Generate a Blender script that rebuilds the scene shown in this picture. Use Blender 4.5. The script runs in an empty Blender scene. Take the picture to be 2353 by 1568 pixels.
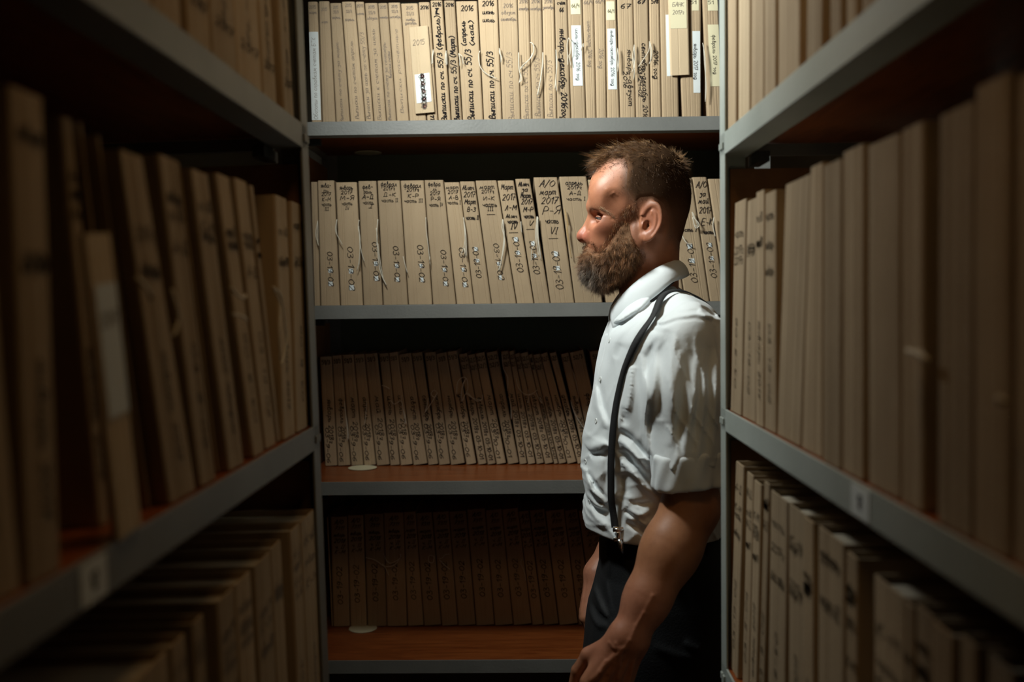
import bpy, math, random
import numpy as np
from mathutils import Vector, Matrix
random.seed(7); np.random.seed(7)
S = bpy.context.scene
COL = S.collection

# ------------------------------------------------------------------ camera
FPX = 35.0/36.0*2353.0
CX, CY = 1176.5, 784.0
VPX, VPY, ROLL = 1215.0, 693.0, 0.0115
EYE = Vector((0.0, 0.0, 1.5))
_y = Vector((VPX-CX, CY-VPY, FPX)).normalized()          # aisle direction seen as (right, up, forward)
_z = Vector((-math.sin(ROLL), math.cos(ROLL), 0.0))
_z.z = -(_z.x*_y.x+_z.y*_y.y)/_y.z
_z.normalize()
_yb = Vector((_y.x, _y.y, -_y.z)); _zb = Vector((_z.x, _z.y, -_z.z))
_xb = _yb.cross(_zb)
RIGHT = Vector((_xb.x, _yb.x, _zb.x)); UP = Vector((_xb.y, _yb.y, _zb.y)); BACK = Vector((_xb.z, _yb.z, _zb.z))
FWD = -BACK
cam = bpy.data.cameras.new('camera'); camo = bpy.data.objects.new('camera', cam); COL.objects.link(camo)
cam.sensor_width = 36.0; cam.lens = 35.0; cam.clip_start = 0.02
cam.dof.use_dof = True; cam.dof.focus_distance = 2.02; cam.dof.aperture_fstop = 3.0
camo.matrix_world = Matrix((
    (RIGHT.x, UP.x, BACK.x, EYE.x), (RIGHT.y, UP.y, BACK.y, EYE.y), (RIGHT.z, UP.z, BACK.z, EYE.z), (0, 0, 0, 1)))
S.camera = camo

# ------------------------------------------------------------------ world, lights, exposure
S.view_settings.view_transform = 'Standard'; S.view_settings.look = 'None'
S.view_settings.gamma = 1.0; S.view_settings.exposure = 0.0; S.view_settings.use_curve_mapping = False
W = bpy.data.worlds.new('world'); S.world = W; W.use_nodes = True
W.node_tree.nodes['Background'].inputs[0].default_value = (1.0, 0.75, 0.45, 1)
W.node_tree.nodes['Background'].inputs[1].default_value = 0.0

def area(name, loc, target, size, power, color, size_y=None, spread=None):
    l = bpy.data.lights.new(name, 'AREA'); l.energy = power; l.color = color
    l.size = size
    if size_y: l.shape = 'RECTANGLE'; l.size_y = size_y
    if spread: l.spread = spread
    o = bpy.data.objects.new(name, l); COL.objects.link(o); o.location = loc
    d = Vector(target)-Vector(loc)
    o.rotation_euler = d.to_track_quat('-Z', 'Y').to_euler()
    return o
area('lamp_light', (-0.38, 1.72, 2.36), (0.20, 1.98, 2.20), 0.24, 25.0, (0.95, 1.0, 0.96), 0.24, math.radians(155))
area('lamp_light', (0.0, 0.70, 2.60), (0.0, 0.9, 0.8), 0.30, 1.7, (1.0, 0.62, 0.26), 0.30)  # added warm fill that brightens the near ends of the side racks

# ------------------------------------------------------------------ pixel helpers (frame 2353 x 1568)
def ray(px, py):
    return (RIGHT*((px-CX)/FPX) + UP*((CY-py)/FPX) + FWD)
def P(px, py, Y):
    r = ray(px, py); return EYE + r*(Y/r.y)
class Frame:
    def __init__(s, o, ex, ey, ez=(0, 0, 1)):
        s.o = Vector(o); s.ex = Vector(ex).normalized(); s.ey = Vector(ey).normalized(); s.ez = Vector(ez).normalized()
        s.M = Matrix((( s.ex.x, s.ey.x, s.ez.x, s.o.x), (s.ex.y, s.ey.y, s.ez.y, s.o.y), (s.ex.z, s.ey.z, s.ez.z, s.o.z), (0, 0, 0, 1)))
    def hit(s, px, py, d=0.0):
        r = ray(px, py); o = s.o + s.ey*d
        t = (o-EYE).dot(s.ey)/r.dot(s.ey); p = EYE + r*t - o
        return p.dot(s.ex), p.dot(s.ez)
    def along(s, px, z, d=0.0):
        p0 = s.o + s.ez*z + s.ey*d - EYE
        k = (px-CX)/FPX
        return (k*p0.dot(FWD) - p0.dot(RIGHT)) / (s.ex.dot(RIGHT) - k*s.ex.dot(FWD))

# ------------------------------------------------------------------ materials
def mat(name):
    m = bpy.data.materials.new(name); m.use_nodes = True
    nt = m.node_tree; b = nt.nodes['Principled BSDF']
    return m, nt, b
def nd(nt, typ, **kw):
    n = nt.nodes.new(typ)
    for k, v in kw.items():
        if k in n.inputs: n.inputs[k].default_value = v
        else: setattr(n, k, v)
    return n
def noise_col(nt, b, c1, c2, scale, detail=4, coord='Object', stretch=None, rough=None, bump=None, dist=0.0, obj_var=0.0, c3=None):
    tc = nt.nodes.new('ShaderNodeTexCoord'); src = tc.outputs[coord]
    if stretch:
        mp = nt.nodes.new('ShaderNodeMapping'); mp.inputs['Scale'].default_value = stretch
        nt.links.new(src, mp.inputs[0]); src = mp.outputs[0]
    n = nd(nt, 'ShaderNodeTexNoise', Scale=scale, Detail=detail, Distortion=dist)
    nt.links.new(src, n.inputs['Vector'])
    r = nt.nodes.new('ShaderNodeValToRGB'); r.color_ramp.elements[0].color = (*c1, 1); r.color_ramp.elements[1].color = (*c2, 1)
    r.color_ramp.elements[0].position = 0.3; r.color_ramp.elements[1].position = 0.7
    if c3: e = r.color_ramp.elements.new(0.52); e.color = (*c3, 1)
    nt.links.new(n.outputs['Fac'], r.inputs[0]); out = r.outputs[0]
    if obj_var:
        oi = nt.nodes.new('ShaderNodeObjectInfo')
        mr = nd(nt, 'ShaderNodeMapRange'); mr.inputs['To Min'].default_value = 1-obj_var; mr.inputs['To Max'].default_value = 1+obj_var*0.6
        nt.links.new(oi.outputs['Random'], mr.inputs[0])
        h = nt.nodes.new('ShaderNodeHueSaturation'); nt.links.new(out, h.inputs['Color']); nt.links.new(mr.outputs[0], h.inputs['Value'])
        out = h.outputs[0]
    nt.links.new(out, b.inputs['Base Color'])
    if rough is not None: b.inputs['Roughness'].default_value = rough
    if bump:
        bs, bd = bump
        n2 = nd(nt, 'ShaderNodeTexNoise', Scale=bs, Detail=3); nt.links.new(src, n2.inputs['Vector'])
        bp = nd(nt, 'ShaderNodeBump', Strength=bd, Distance=0.002); nt.links.new(n2.outputs['Fac'], bp.inputs['Height'])
        nt.links.new(bp.outputs[0], b.inputs['Normal'])
    return src, out
def simple(name, c, rough=0.6, metal=0.0, spec=None):
    m, nt, b = mat(name); b.inputs['Base Color'].default_value = (*c, 1); b.inputs['Roughness'].default_value = rough
    b.inputs['Metallic'].default_value = metal
    if spec is not None: b.inputs['Specular IOR Level'].default_value = spec
    return m
M = {}
def cardboard(name, c1, c2, c3, var=0.16):
    m, nt, b = mat(name)
    noise_col(nt, b, c1, c2, 14, 6, stretch=(1, 1, 0.35), rough=0.85, bump=(900, 0.25), obj_var=var, c3=c3)
    b.inputs['Specular IOR Level'].default_value = 0.25
    M[name] = m
cardboard('cardboard', (0.37, 0.27, 0.170), (0.47, 0.35, 0.225), (0.42, 0.31, 0.195))
cardboard('cardboard_pale', (0.52, 0.40, 0.26), (0.60, 0.46, 0.30), (0.56, 0.43, 0.28), 0.05)
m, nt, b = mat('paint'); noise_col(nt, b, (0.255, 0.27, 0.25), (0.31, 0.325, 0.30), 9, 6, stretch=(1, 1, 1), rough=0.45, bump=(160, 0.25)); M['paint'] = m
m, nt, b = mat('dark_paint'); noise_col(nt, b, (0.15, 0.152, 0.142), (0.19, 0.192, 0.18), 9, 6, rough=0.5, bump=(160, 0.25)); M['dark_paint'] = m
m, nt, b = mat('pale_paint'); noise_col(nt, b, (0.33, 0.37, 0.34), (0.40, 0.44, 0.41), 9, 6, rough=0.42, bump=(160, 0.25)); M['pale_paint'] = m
m, nt, b = mat('wood'); noise_col(nt, b, (0.17, 0.038, 0.008), (0.31, 0.085, 0.020), 7, 6, stretch=(1.0, 9, 9), rough=0.32, bump=(60, 0.1), dist=1.2); M['wood'] = m
m, nt, b = mat('hardboard'); noise_col(nt, b, (0.23, 0.10, 0.035), (0.30, 0.14, 0.05), 22, 6, rough=0.7, bump=(400, 0.3)); M['hardboard'] = m
m, nt, b = mat('backpanel'); noise_col(nt, b, (0.085, 0.105, 0.075), (0.105, 0.125, 0.09), 6, 4, rough=0.6); M['backpanel'] = m
m, nt, b = mat('plaster'); noise_col(nt, b, (0.13, 0.105, 0.07), (0.17, 0.14, 0.10), 3, 6, rough=0.9, bump=(60, 0.2)); M['plaster'] = m
m, nt, b = mat('floor'); noise_col(nt, b, (0.07, 0.042, 0.022), (0.11, 0.065, 0.035), 4, 6, stretch=(8, 1, 1), rough=0.6, bump=(40, 0.2)); M['floor'] = m
M['pages'] = simple('pages', (0.60, 0.53, 0.42), 0.9)
m, nt, b = mat('pages'); noise_col(nt, b, (0.34, 0.28, 0.20), (0.62, 0.54, 0.42), 60, 2, stretch=(9, 0.2, 0.2), rough=0.9); M['pages'] = m
M['white_paper'] = simple('white_paper', (0.66, 0.70, 0.70), 0.8)
M['yellow_paper'] = simple('yellow_paper', (0.66, 0.60, 0.40), 0.8)
M['marker'] = simple('marker', (0.014, 0.012, 0.013), 0.9, 0, 0.1)
M['pencil'] = simple('pencil', (0.19, 0.155, 0.13), 0.9, 0, 0.1)
M['red_ink'] = simple('red_ink', (0.45, 0.06, 0.05), 0.6)
M['twine'] = simple('twine', (0.62, 0.57, 0.47), 0.85)
M['jute'] = simple('jute', (0.42, 0.28, 0.13), 0.9)
M['black_metal'] = simple('black_metal', (0.02, 0.022, 0.022), 0.5)
M['chrome'] = simple('chrome', (0.75, 0.74, 0.72), 0.2, 1.0)

# ------------------------------------------------------------------ mesh helpers
def mk(name, verts, faces, material, parent=None, smooth=False, loc=None, Minv=None):
    me = bpy.data.meshes.new(name)
    if Minv is not None: verts = [Minv @ Vector(v) for v in verts]
    me.from_pydata([tuple(v) for v in verts], [], faces)
    me.materials.append(material)
    if smooth: me.polygons.foreach_set('use_smooth', [True]*len(me.polygons))
    o = bpy.data.objects.new(name, me); COL.objects.link(o)
    if parent is not None: o.parent = parent
    if loc is not None: o.location = loc
    return o
def root(name, label, cat, mtx=None, group=None):
    o = bpy.data.objects.new(name, None); COL.objects.link(o); o.empty_display_size = 0.05
    if mtx is not None: o.matrix_world = mtx
    o['label'] = label; o['category'] = cat
    if group: o['group'] = group
    return o
def tag(o, label, cat, group=None):
    o['label'] = label; o['category'] = cat
    if group: o['group'] = group
class MB:
    def __init__(s): s.v = []; s.f = []
    def add(s, v, f):
        n = len(s.v); s.v += [tuple(p) for p in v]; s.f += [tuple(i+n for i in q) for q in f]
    def box(s, x0, x1, y0, y1, z0, z1, bev=0.0):
        if bev <= 0:
            v = [(x, y, z) for x in (x0, x1) for y in (y0, y1) for z in (z0, z1)]
            s.add(v, [(0, 1, 3, 2), (4, 6, 7, 5), (0, 4, 5, 1), (2, 3, 7, 6), (0, 2, 6, 4), (1, 5, 7, 3)]); return
        import bmesh
        bm = bmesh.new(); bmesh.ops.create_cube(bm, size=1.0)
        for q in bm.verts: q.co = Vector(((x0+x1)/2+q.co.x*(x1-x0), (y0+y1)/2+q.co.y*(y1-y0), (z0+z1)/2+q.co.z*(z1-z0)))
        bmesh.ops.bevel(bm, geom=list(bm.edges), offset=bev, segments=2, profile=0.5, affect='EDGES')
        bm.verts.index_update()
        s.add([q.co[:] for q in bm.verts], [[q.index for q in f.verts] for f in bm.faces]); bm.free()
    def tube(s, pts, r, n=6, close=True):
        pts = [Vector(p) for p in pts]; m = len(pts); base = len(s.v)
        up = Vector((0.31, 0.2, 0.93))
        for i, p in enumerate(pts):
            t = (pts[min(i+1, m-1)]-pts[max(i-1, 0)]).normalized()
            a = t.cross(up); 
            if a.length < 1e-4: a = t.cross(Vector((1, 0, 0)))
            a.normalize(); b_ = t.cross(a)
            rr = r[i] if isinstance(r, (list, tuple)) else r
            for k in range(n):
                an = 2*math.pi*k/n; s.v.append(tuple(p+(a*math.cos(an)+b_*math.sin(an))*rr))
        for i in range(m-1):
            for k in range(n):
                a0 = base+i*n+k; a1 = base+i*n+(k+1) % n
                s.f.append((a0, a1, a1+n, a0+n))
        s.f.append(tuple(base+k for k in range(n))[::-1]); s.f.append(tuple(base+(m-1)*n+k for k in range(n)))
    def build(s, name, material, parent=None, smooth=False, Minv=None):
        return mk(name, s.v, s.f, material, parent, smooth, None, Minv)
def catmull(pts, n=4):
    pts = [np.array(p, float) for p in pts]
    if len(pts) < 3: return [tuple(p) for p in pts]
    out = []
    for i in range(len(pts)-1):
        p0 = pts[max(i-1, 0)]; p1 = pts[i]; p2 = pts[i+1]; p3 = pts[min(i+2, len(pts)-1)]
        for k in range(n):
            t = k/n
            out.append(tuple(0.5*((2*p1)+(-p0+p2)*t+(2*p0-5*p1+4*p2-p3)*t*t+(-p0+3*p1-3*p2+p3)*t**3)))
    out.append(tuple(pts[-1])); return out

# ------------------------------------------------------------------ the room
def struct(name, mb, material):
    o = mb.build(name, material); o['kind'] = 'structure'; return o
RX0, RX1, RY0, RY1, CEIL = -2.4, 2.4, -1.3, 3.05, 2.75
b_ = MB(); b_.box(RX0, RX1, RY0, RY1, -0.1, 0.0); struct('floor', b_, M['floor'])
b_ = MB(); b_.box(RX0, RX1, RY0, RY1, CEIL, CEIL+0.1); struct('ceiling', b_, M['plaster'])
b_ = MB(); b_.box(RX0-0.1, RX0, RY0, RY1, 0, CEIL); struct('wall_left', b_, M['plaster'])
b_ = MB(); b_.box(RX1, RX1+0.1, RY0, RY1, 0, CEIL); struct('wall_right', b_, M['plaster'])
b_ = MB(); b_.box(RX0-0.1, RX1+0.1, RY1, RY1+0.1, 0, CEIL); struct('wall_back', b_, M['plaster'])
b_ = MB(); b_.box(RX0-0.1, RX1+0.1, RY0-0.1, RY0, 0, CEIL); struct('wall_front', b_, M['plaster'])

# ------------------------------------------------------------------ racks
YB = 2.42
TILT = 0.020
FB = Frame((-0.585, YB, 0), (1, 0, 0), (0, 1, 0))
FL = Frame((-0.30+TILT*1.5, 0.10, 0), (0, 1, 0), (-1, 0, -TILT), (-TILT, 0, 1))
FR = Frame((0.294, 1.535, 0), (0, -1, 0), (1, 0, 0))
EDGE = 0.033
zB = [FB.hit(1180, y)[1] for y in (273.5, 698, 1105, 1517)]
zB = [zB[0]+0.432] + zB + [zB[3]-0.432]
zL = [FL.hit(705, 292)[1], FL.hit(724, 979)[1]]; zL = [zL[0]+0.43] + zL + [zL[1]-0.43, zL[1]-0.86]
zR = [FR.hit(1656, 311)[1], FR.hit(1657, 936)[1], FR.hit(1660, 1522)[1]]; zR = [zR[0]+0.43] + zR + [zR[2]-0.42]
print('zB', zB, 'zL', zL, 'zR', zR)
def rack(fr, L, D, zs, top, label, back=True, ends=(), paint='dark_paint'):
    r = root('shelving_rack', label, 'shelving rack', fr.M, 'grey steel and wood archive racks')
    w, t = 0.038, 0.003
    for x in (0.0, L):
        for y in (0.0, D):
            b = MB(); sx = 1 if x == 0 else -1; sy = 1 if y == 0 else -1
            a0, a1 = sorted((x, x+sx*w)); c0, c1 = sorted((y, y+sy*t)); b.box(a0, a1, c0, c1, 0, top, 0.0008)
            a0, a1 = sorted((x, x+sx*t)); c0, c1 = sorted((y+sy*t, y+sy*w)); b.box(a0, a1, c0, c1, 0, top, 0.0008)
            for z in zs:                                   # bolt heads and gusset plates
                for q in (0.012, 0.026):
                    xx = x+sx*q; yy = y-sy*0.003
                    b.box(xx-0.005, xx+0.005, min(yy, y), max(yy, y), z-0.024, z-0.014, 0.001)
            b.build('post', M[paint], r)
    for z in zs:
        b = MB(); b.box(t+0.001, L-t-0.001, 0.004, D-0.004, z-0.014, z-0.001)
        s_ = b.build('shelf_board', M['wood'], r)
        b = MB()
        b.box(0.004, L-0.004, 0.0, 0.003, z-EDGE, z, 0.0007)
        b.box(0.004, L-0.004, 0.003, 0.040, z-EDGE, z-EDGE+0.003, 0.0007)
        b.build('shelf_edge', M[paint], s_)
        for x in (0.012, L-0.012-0.003):
            b = MB(); b.box(x, x+0.003, 0.045, D-0.04, z-EDGE, z-0.015); b.build('shelf_brace', M['dark_paint'], s_)
        for x, sx in ((0.006, 1), (L-0.006, -1)):
            for y, sy in ((0.042, 1),):
                x0, x1 = sorted((x, x+sx*0.07)); b = MB(); b.box(x0, x1, y, y+0.016, z-EDGE-0.016, z-EDGE-0.001); b.build('shelf_bracket', M['black_metal'], s_)
    if back:
        b = MB(); b.box(0.006, L-0.006, D-0.0015, D+0.0025, zs[-1], top-0.02); b.build('back_panel', M['backpanel'], r)
    for x, i in ends:
        b = MB(); b.box(x, x+0.005, 0.014, D-0.006, zs[i]+0.002, zs[i-1]-EDGE-0.018); b.build('end_panel', M['hardboard'], r)
    return r
LB = 1.17
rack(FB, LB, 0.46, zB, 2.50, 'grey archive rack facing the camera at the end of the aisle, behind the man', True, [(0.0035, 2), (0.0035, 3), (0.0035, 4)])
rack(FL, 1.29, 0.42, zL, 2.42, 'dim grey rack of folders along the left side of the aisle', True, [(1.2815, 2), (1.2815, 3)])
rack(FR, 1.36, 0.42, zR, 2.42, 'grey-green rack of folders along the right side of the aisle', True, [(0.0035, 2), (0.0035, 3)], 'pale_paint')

# ------------------------------------------------------------------ stroke lettering
G = {}
def gl(s):
    for line in s.strip().split('\n'):
        ch, rest = line[0], line[2:]
        st = [[tuple(float(q) for q in p.split(',')) for p in part.split()] for part in rest.split('|')]
        G[ch] = (max(p[0] for q in st for p in q), st)
gl('''а 5,5 3,6 1,5 0,3 1,0 3,0 5,3|5,6 5,1 6,0
б 5,10 2,9 0,5 0,2 2,0 4,1 5,3 4,5 2,6 0,4
в 0,3 2,5 3,9 2,10 1,8 1,1 3,0 5,1 5,3 4,5 2,5
г 0,5 1,6 3,6 4,5 2,2 2,0 4,0.5
д 5,5 3,6 1,5 0,3 1,0 3,0 5,3|5,6 5,-2 3,-4 1,-3 5,0 6,1
е 0,3 4,4 4,5 3,6 1,5 0,3 1,0 3,0 5,1
ж 0,6 3,3 0,0|3,6 3,0|6,6 3,3 6,0
з 0,5 2,6 4,5 2,3.2|2,3.2 4,2 4,0 2,-3 0,-2
и 0,6 0,1 1,0 3,1 4,5|4,6 4,1 5,0 6,1
й 0,6 0,1 1,0 3,1 4,5|4,6 4,1 5,0 6,1|1,8.5 2.5,7.6 4,8.6
к 0,6 0,0|4,6 0.3,3 4,0
л -1,0 1,1 3,6 4,0 5,0
м -1,0 0,1 1,6 3,1 5,6 5.5,0 6.5,0
н 0,6 0,0|0,3 4,3|4,6 4,0
о 2,6 0,4 0,2 2,0 4,2 4,4 2,6
п 0,6 0,0|0,5 2,6 4,5 4,0 5,0
р 0,6 0,-4|0,4 2,6 4,5 4,2 2,0 0,2
с 4,5 2,6 0,4 0,2 2,0 4,1
т 0,6 0,0|0,5 1.5,6 3,5 3,0|3,5 4.5,6 6,5 6,0 7,0
у 0,6 1,3 3,3 4,6|4,6 3,-2 1,-4 0,-3
ф 3,9 3,-4|3,5 1,6 0,3 1,1 3,2 5,1 6,3 5,6 3,5
ч 0,6 0,4 2,3 4,4|4,6 4,0
ш 0,6 0,0 3,0|3,6 3,0 6,0|6,6 6,0
ь 0,6 0,0 3,0 4,2 2,3.4 0,3
ы 0,6 0,0 2,0 3,2 2,3 0,3|5,6 5,0
ю 0,6 0,0|0,3 2,3|4,6 2,4 2,2 4,0 6,2 6,4 4,6
я 4,0 4,6 2,6 0,5 1,3 4,3|2,3 0,0
ё 0,3 4,4 4,5 3,6 1,5 0,3 1,0 3,0 5,1|1,8 1.3,8|3,8 3.3,8
А -1,0 0,1 3,10 3.5,10 5,0|0,4 5,4
Б 5,10 1,10 0,10 0,0 3,0 5,2 4,5 0,5
В 0,0 0,10 3,10 4,8 3,5.5 0,5.2|2,5.3 5,4 5,1 3,0 0,0
Г 0,0 0,10 5,10
Д 0,0 1,0 2,10 5,10 5,0 6.5,0|1,0 5,0
Е 5,10 0,10 0,0 5,0|0,5 4,5
З 0,9 3,10 5,8 2,5.3|2,5.3 5,4 5,1 2,0 0,1
И 0,10 0,0 5,10 5,0
К 0,10 0,0|5,10 0.4,5 5,0
Л 0,0 1,1 3,10 5,0
М 0,0 1,10 3.5,3 6,10 7,0
Н 0,10 0,0|0,5 5,5|5,10 5,0
О 3,10 0,7 0,3 3,0 6,3 6,7 3,10
П 0,0 0,10|0,10 5,10|5,10 5,0
Р 0,0 0,10 3,10 5,8 4,5 0,4.5
С 5,9 3,10 0,7 0,3 3,0 5,1
Т 3,0 3,10|0,10 6,10
Ф 3,11 3,-1|3,9 1,8.5 0,5 1,2.5 3,2 5,2.5 6,5 5,8.5 3,9
Ч 0,10 0,6 3,5|4.5,10 4.5,0
Я 5,0 5,10 2,10 0,8 2,5 5,5|3,5 0,0
I 1,10 1,0|0,10 2,10|0,0 2,0
V 0,10 2.5,0 5,10
0 2.5,10 0,7 0,3 2.5,0 5,3 5,7 2.5,10
1 0,7 2.5,10|2.5,10 2.5,0
2 0,8 2,10 4,9 4,6 0,0|0,0 5,0.3
3 0,9 2,10 4,8 1.5,5.4|1.5,5.4 4.5,4 4,1 2,0 0,1
4 0,10 0,5 5,5|4.5,10 4.5,0
5 4.5,10 0.5,10 0.5,6|0.5,6 3,6.5 5,3.5 3,0 0,0.6
6 4,10 1,7 0,3 2,0 4.5,2 3.5,5 0.5,4
7 0,10 5,10|5,10 1.5,0|1,5 4.5,5
8 2.5,10 0.5,8 4.5,3 2.5,0 0.5,3 4.5,8 2.5,10
9 4.5,8 2.5,10 0.5,8 1,5.5 3,5.5 4.5,7.5|4.5,9 4,3 1,0
- 0.5,4 4,4
– 0.5,4 6,4
/ 0,-2 4,11
. 0,0 0.6,0.4
( 3,11 0.5,7 0.5,2 3,-2
) 0,11 2.5,7 2.5,2 0,-2
_ 0,-1.5 9,-1
: 0,1 0.5,1.3|0,5 0.5,5.3''')
ALL = [c for c in 'аеиопрстнвклмья']
def layout(text, slant=0.0, jit=0.25, gap=1.9):
    """strokes of a text line in units of cap height 10; returns (width, strokes)"""
    x = 0; out = []
    for ch in text:
        if ch == ' ': x += 4.2; continue
        if ch not in G: ch = 'о'
        w, st = G[ch]; dy = random.uniform(-jit, jit); k = random.uniform(0.93, 1.07)
        for q in st:
            pts = [(x+px*0.92+py*slant+random.uniform(-jit, jit)*0.6, py*k+dy+random.uniform(-jit, jit)*0.6) for px, py in q]
            out.append(catmull(pts, 4) if len(pts) > 2 else pts)
        x += w*0.92+gap
    return max(x-gap, 0.1), out

# ------------------------------------------------------------------ folders
ORD = ('first second third fourth fifth sixth seventh eighth ninth tenth eleventh twelfth thirteenth fourteenth fifteenth sixteenth '
       'seventeenth eighteenth nineteenth twentieth twenty-first twenty-second twenty-third twenty-fourth twenty-fifth twenty-sixth '
       'twenty-seventh twenty-eighth twenty-ninth thirtieth thirty-first thirty-second').split()
LASTQ = {}
class Folder:
    """corners given in rack coordinates (a, z); depth offset d; thickness along the shelf follows the quad"""
    def __init__(s, fr, BL, BR, TL, TR, d, depth, label, group, material='cardboard', bulge=0.0, name='archive_folder', cat='folder', pages=True):
        BL, BR, TL, TR = [list(q) for q in (BL, BR, TL, TR)]
        if group in LASTQ and group:
            (xb, zb), (xt, zt) = LASTQ[group]; k = (xt-xb)/(zt-zb)
            for A, B in ((BL, BR), (TL, TR)):
                lim = xb+k*(A[1]-zb)+.0012
                if A[0] < lim: A[0] = lim
                if B[0] < A[0]+.004: B[0] = A[0]+.004
        if group: LASTQ[group] = (tuple(BR), tuple(TR))
        s.fr = fr; s.c = [np.array(q, float) for q in (BL, BR, TL, TR)]; s.d = d; s.depth = depth
        s.W = np.linalg.norm(s.c[1]-s.c[0]); s.H = np.linalg.norm(s.c[2]-s.c[0]); s.bulge = bulge
        org = fr.o + fr.ex*BL[0] + fr.ez*(BL[1]+0.0006) + fr.ey*d
        Mx = fr.M.copy(); Mx.translation = org
        s.r = root(name, label, cat, Mx, group); s.org2 = np.array(BL, float)
        t = min(0.0022, s.W*0.12); r = min(0.0035, s.W*0.18)
        rnd = random.Random(sum(ord(c)*(i+1) for i, c in enumerate(label)))
        cre = sorted(rnd.uniform(0.2, 0.8) for _ in range(3 if s.W > 0.02 else 2))
        us = [(0, depth), (0, r), (r*0.3, r*0.3), (r, 0)]
        for c in cre:
            u = c*s.W
            if u-0.0016 < us[-1][0]+0.0008: continue
            us += [(u-0.0016, 0), (u, 0.0006), (u+0.0016, 0)]
        while us[-1][0] > s.W-r: us.pop()
        us += [(s.W-r, 0), (s.W-r*0.3, r*0.3), (s.W, r), (s.W, depth)]
        outer = us
        n = len(outer); inner = []
        for i, (u, w) in enumerate(outer):
            inner.append((min(max(u, t), s.W-t), max(w+t if w < r+1e-6 else w, t) if w < depth else w))
        NV = 5; V = []; F = []
        side_noise = [rnd.uniform(0, 1)*0.0005 for _ in range(NV+1)]
        for j in range(NV+1):
            v = j/NV
            for k, ring in enumerate((outer, inner)):
                for (u, w) in ring:
                    V.append(s.loc(u/s.W, v, w+(side_noise[j] if w < depth else 0)))
        st = 2*n
        for j in range(NV):
            for i in range(n-1):
                a = j*st+i; F.append((a, a+1, a+1+st, a+st))
                a = j*st+n+i; F.append((a+1, a, a+st, a+1+st))
            a = j*st; F.append((a, a+st, a+st+n, a+n)); a = j*st+n-1; F.append((a+st, a, a+n, a+n+st))
        for i in range(n-1):
            F.append((i+1, i, n+i, n+i+1)); a = NV*st; F.append((a+i, a+i+1, a+n+i+1, a+n+i))
        mk('folder_cover', V, F, M[material], s.r)
        if pages:
            V = []; e = t/s.W+0.01
            for v in (0.012, 0.975):
                for (u, w) in ((e, t+0.0015), (1-e, t+0.0015), (1-e, depth-0.004), (e, depth-0.004)): V.append(s.loc(u, v, w))
            mk('paper_stack', V, [(3, 2, 1, 0), (4, 5, 6, 7), (0, 1, 5, 4), (1, 2, 6, 5), (2, 3, 7, 6), (3, 0, 4, 7)], M['pages'], s.r)
        s.ink = {}
    def loc(s, u, v, w):
        BL, BR, TL, TR = s.c
        p = (BL*(1-u)+BR*u)*(1-v)+(TL*(1-u)+TR*u)*v - s.org2
        b = -s.bulge*4*max(u, 0)*max(1-u, 0) if w < 0.02 else 0
        return (p[0], w+b, p[1])
    def loc_m(s, um, vm, w):      # metres right of the left edge, metres above the bottom
        return s.loc(um/s.W, vm/s.H, w)
    def stroke(s, pts, width, kind, lift):
        V, F = s.ink.setdefault(kind, ([], []))
        pts = [np.array(p) for p in pts]
        m = len(pts); b0 = len(V)
        for i in range(m):
            t = pts[min(i+1, m-1)]-pts[max(i-1, 0)]; L = np.linalg.norm(t)
            t = t/L if L > 1e-9 else np.array((1.0, 0)); nn = np.array((-t[1], t[0]))*width/2
            e = t*width*0.4 if i == m-1 else (-t*width*0.4 if i == 0 else 0)
            for sg in (1, -1):
                q = pts[i]+nn*sg+e
                q[0] = min(max(q[0], 0.0015), s.W-0.0015); q[1] = min(max(q[1], 0.001), s.H-0.001)
                V.append(s.loc_m(q[0], q[1], -lift))
        for i in range(m-1): F.append((b0+2*i, b0+2*i+1, b0+2*i+3, b0+2*i+2))
    def text(s, mode, txt, uc, y0, y1, cap, kind='marker', pen=0.0014, slant=0.12, lift=0.0007):
        """uc 0..1 across; y in metres down from the top; h: centred line at y0, width y1 (0 = natural); d/u: runs from y0 down to y1"""
        w, st = layout(txt, slant); k = cap/10.0
        if mode == 'h':
            kx = k if not y1 else y1/w
            kx = min(kx, s.W*0.94/w) if not y1 else kx
            for q in st: s.stroke([(uc*s.W+(x-w/2)*kx, s.H-y0+(y-5)*k) for x, y in q], pen, kind, lift)
        elif mode == 'd':
            kx = (y1-y0)/w
            for q in st: s.stroke([(uc*s.W+(y-4)*k, s.H-y0-x*kx) for x, y in q], pen, kind, lift)
        else:
            kx = (y1-y0)/w
            for q in st: s.stroke([(uc*s.W-(y-4)*k, s.H-y1+x*kx) for x, y in q], pen, kind, lift)
    def patch(s, u0, u1, y0, y1, mname='white_paper', name='paper_label', lift=0.0006, ragged=0.0, tilt=0.0):
        V = []; n = 7
        for j in range(2):
            for i in range(n):
                u = u0+(u1-u0)*i/(n-1); y = (y0 if j else y1)+random.uniform(-ragged, ragged)+tilt*(u-u0)
                V.append(s.loc((u*s.W)/s.W, (s.H-y)/s.H, -lift))
        F = [(i, i+1, n+i+1, n+i) for i in range(n-1)]
        o = mk(name, V, F, M[mname], s.r); return o
    def finish(s):
        for kind, (V, F) in s.ink.items():
            if V: mk('printed_text' if kind.startswith('print') else 'handwriting', V, F, M[kind.replace('print_', '')], s.r)

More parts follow.
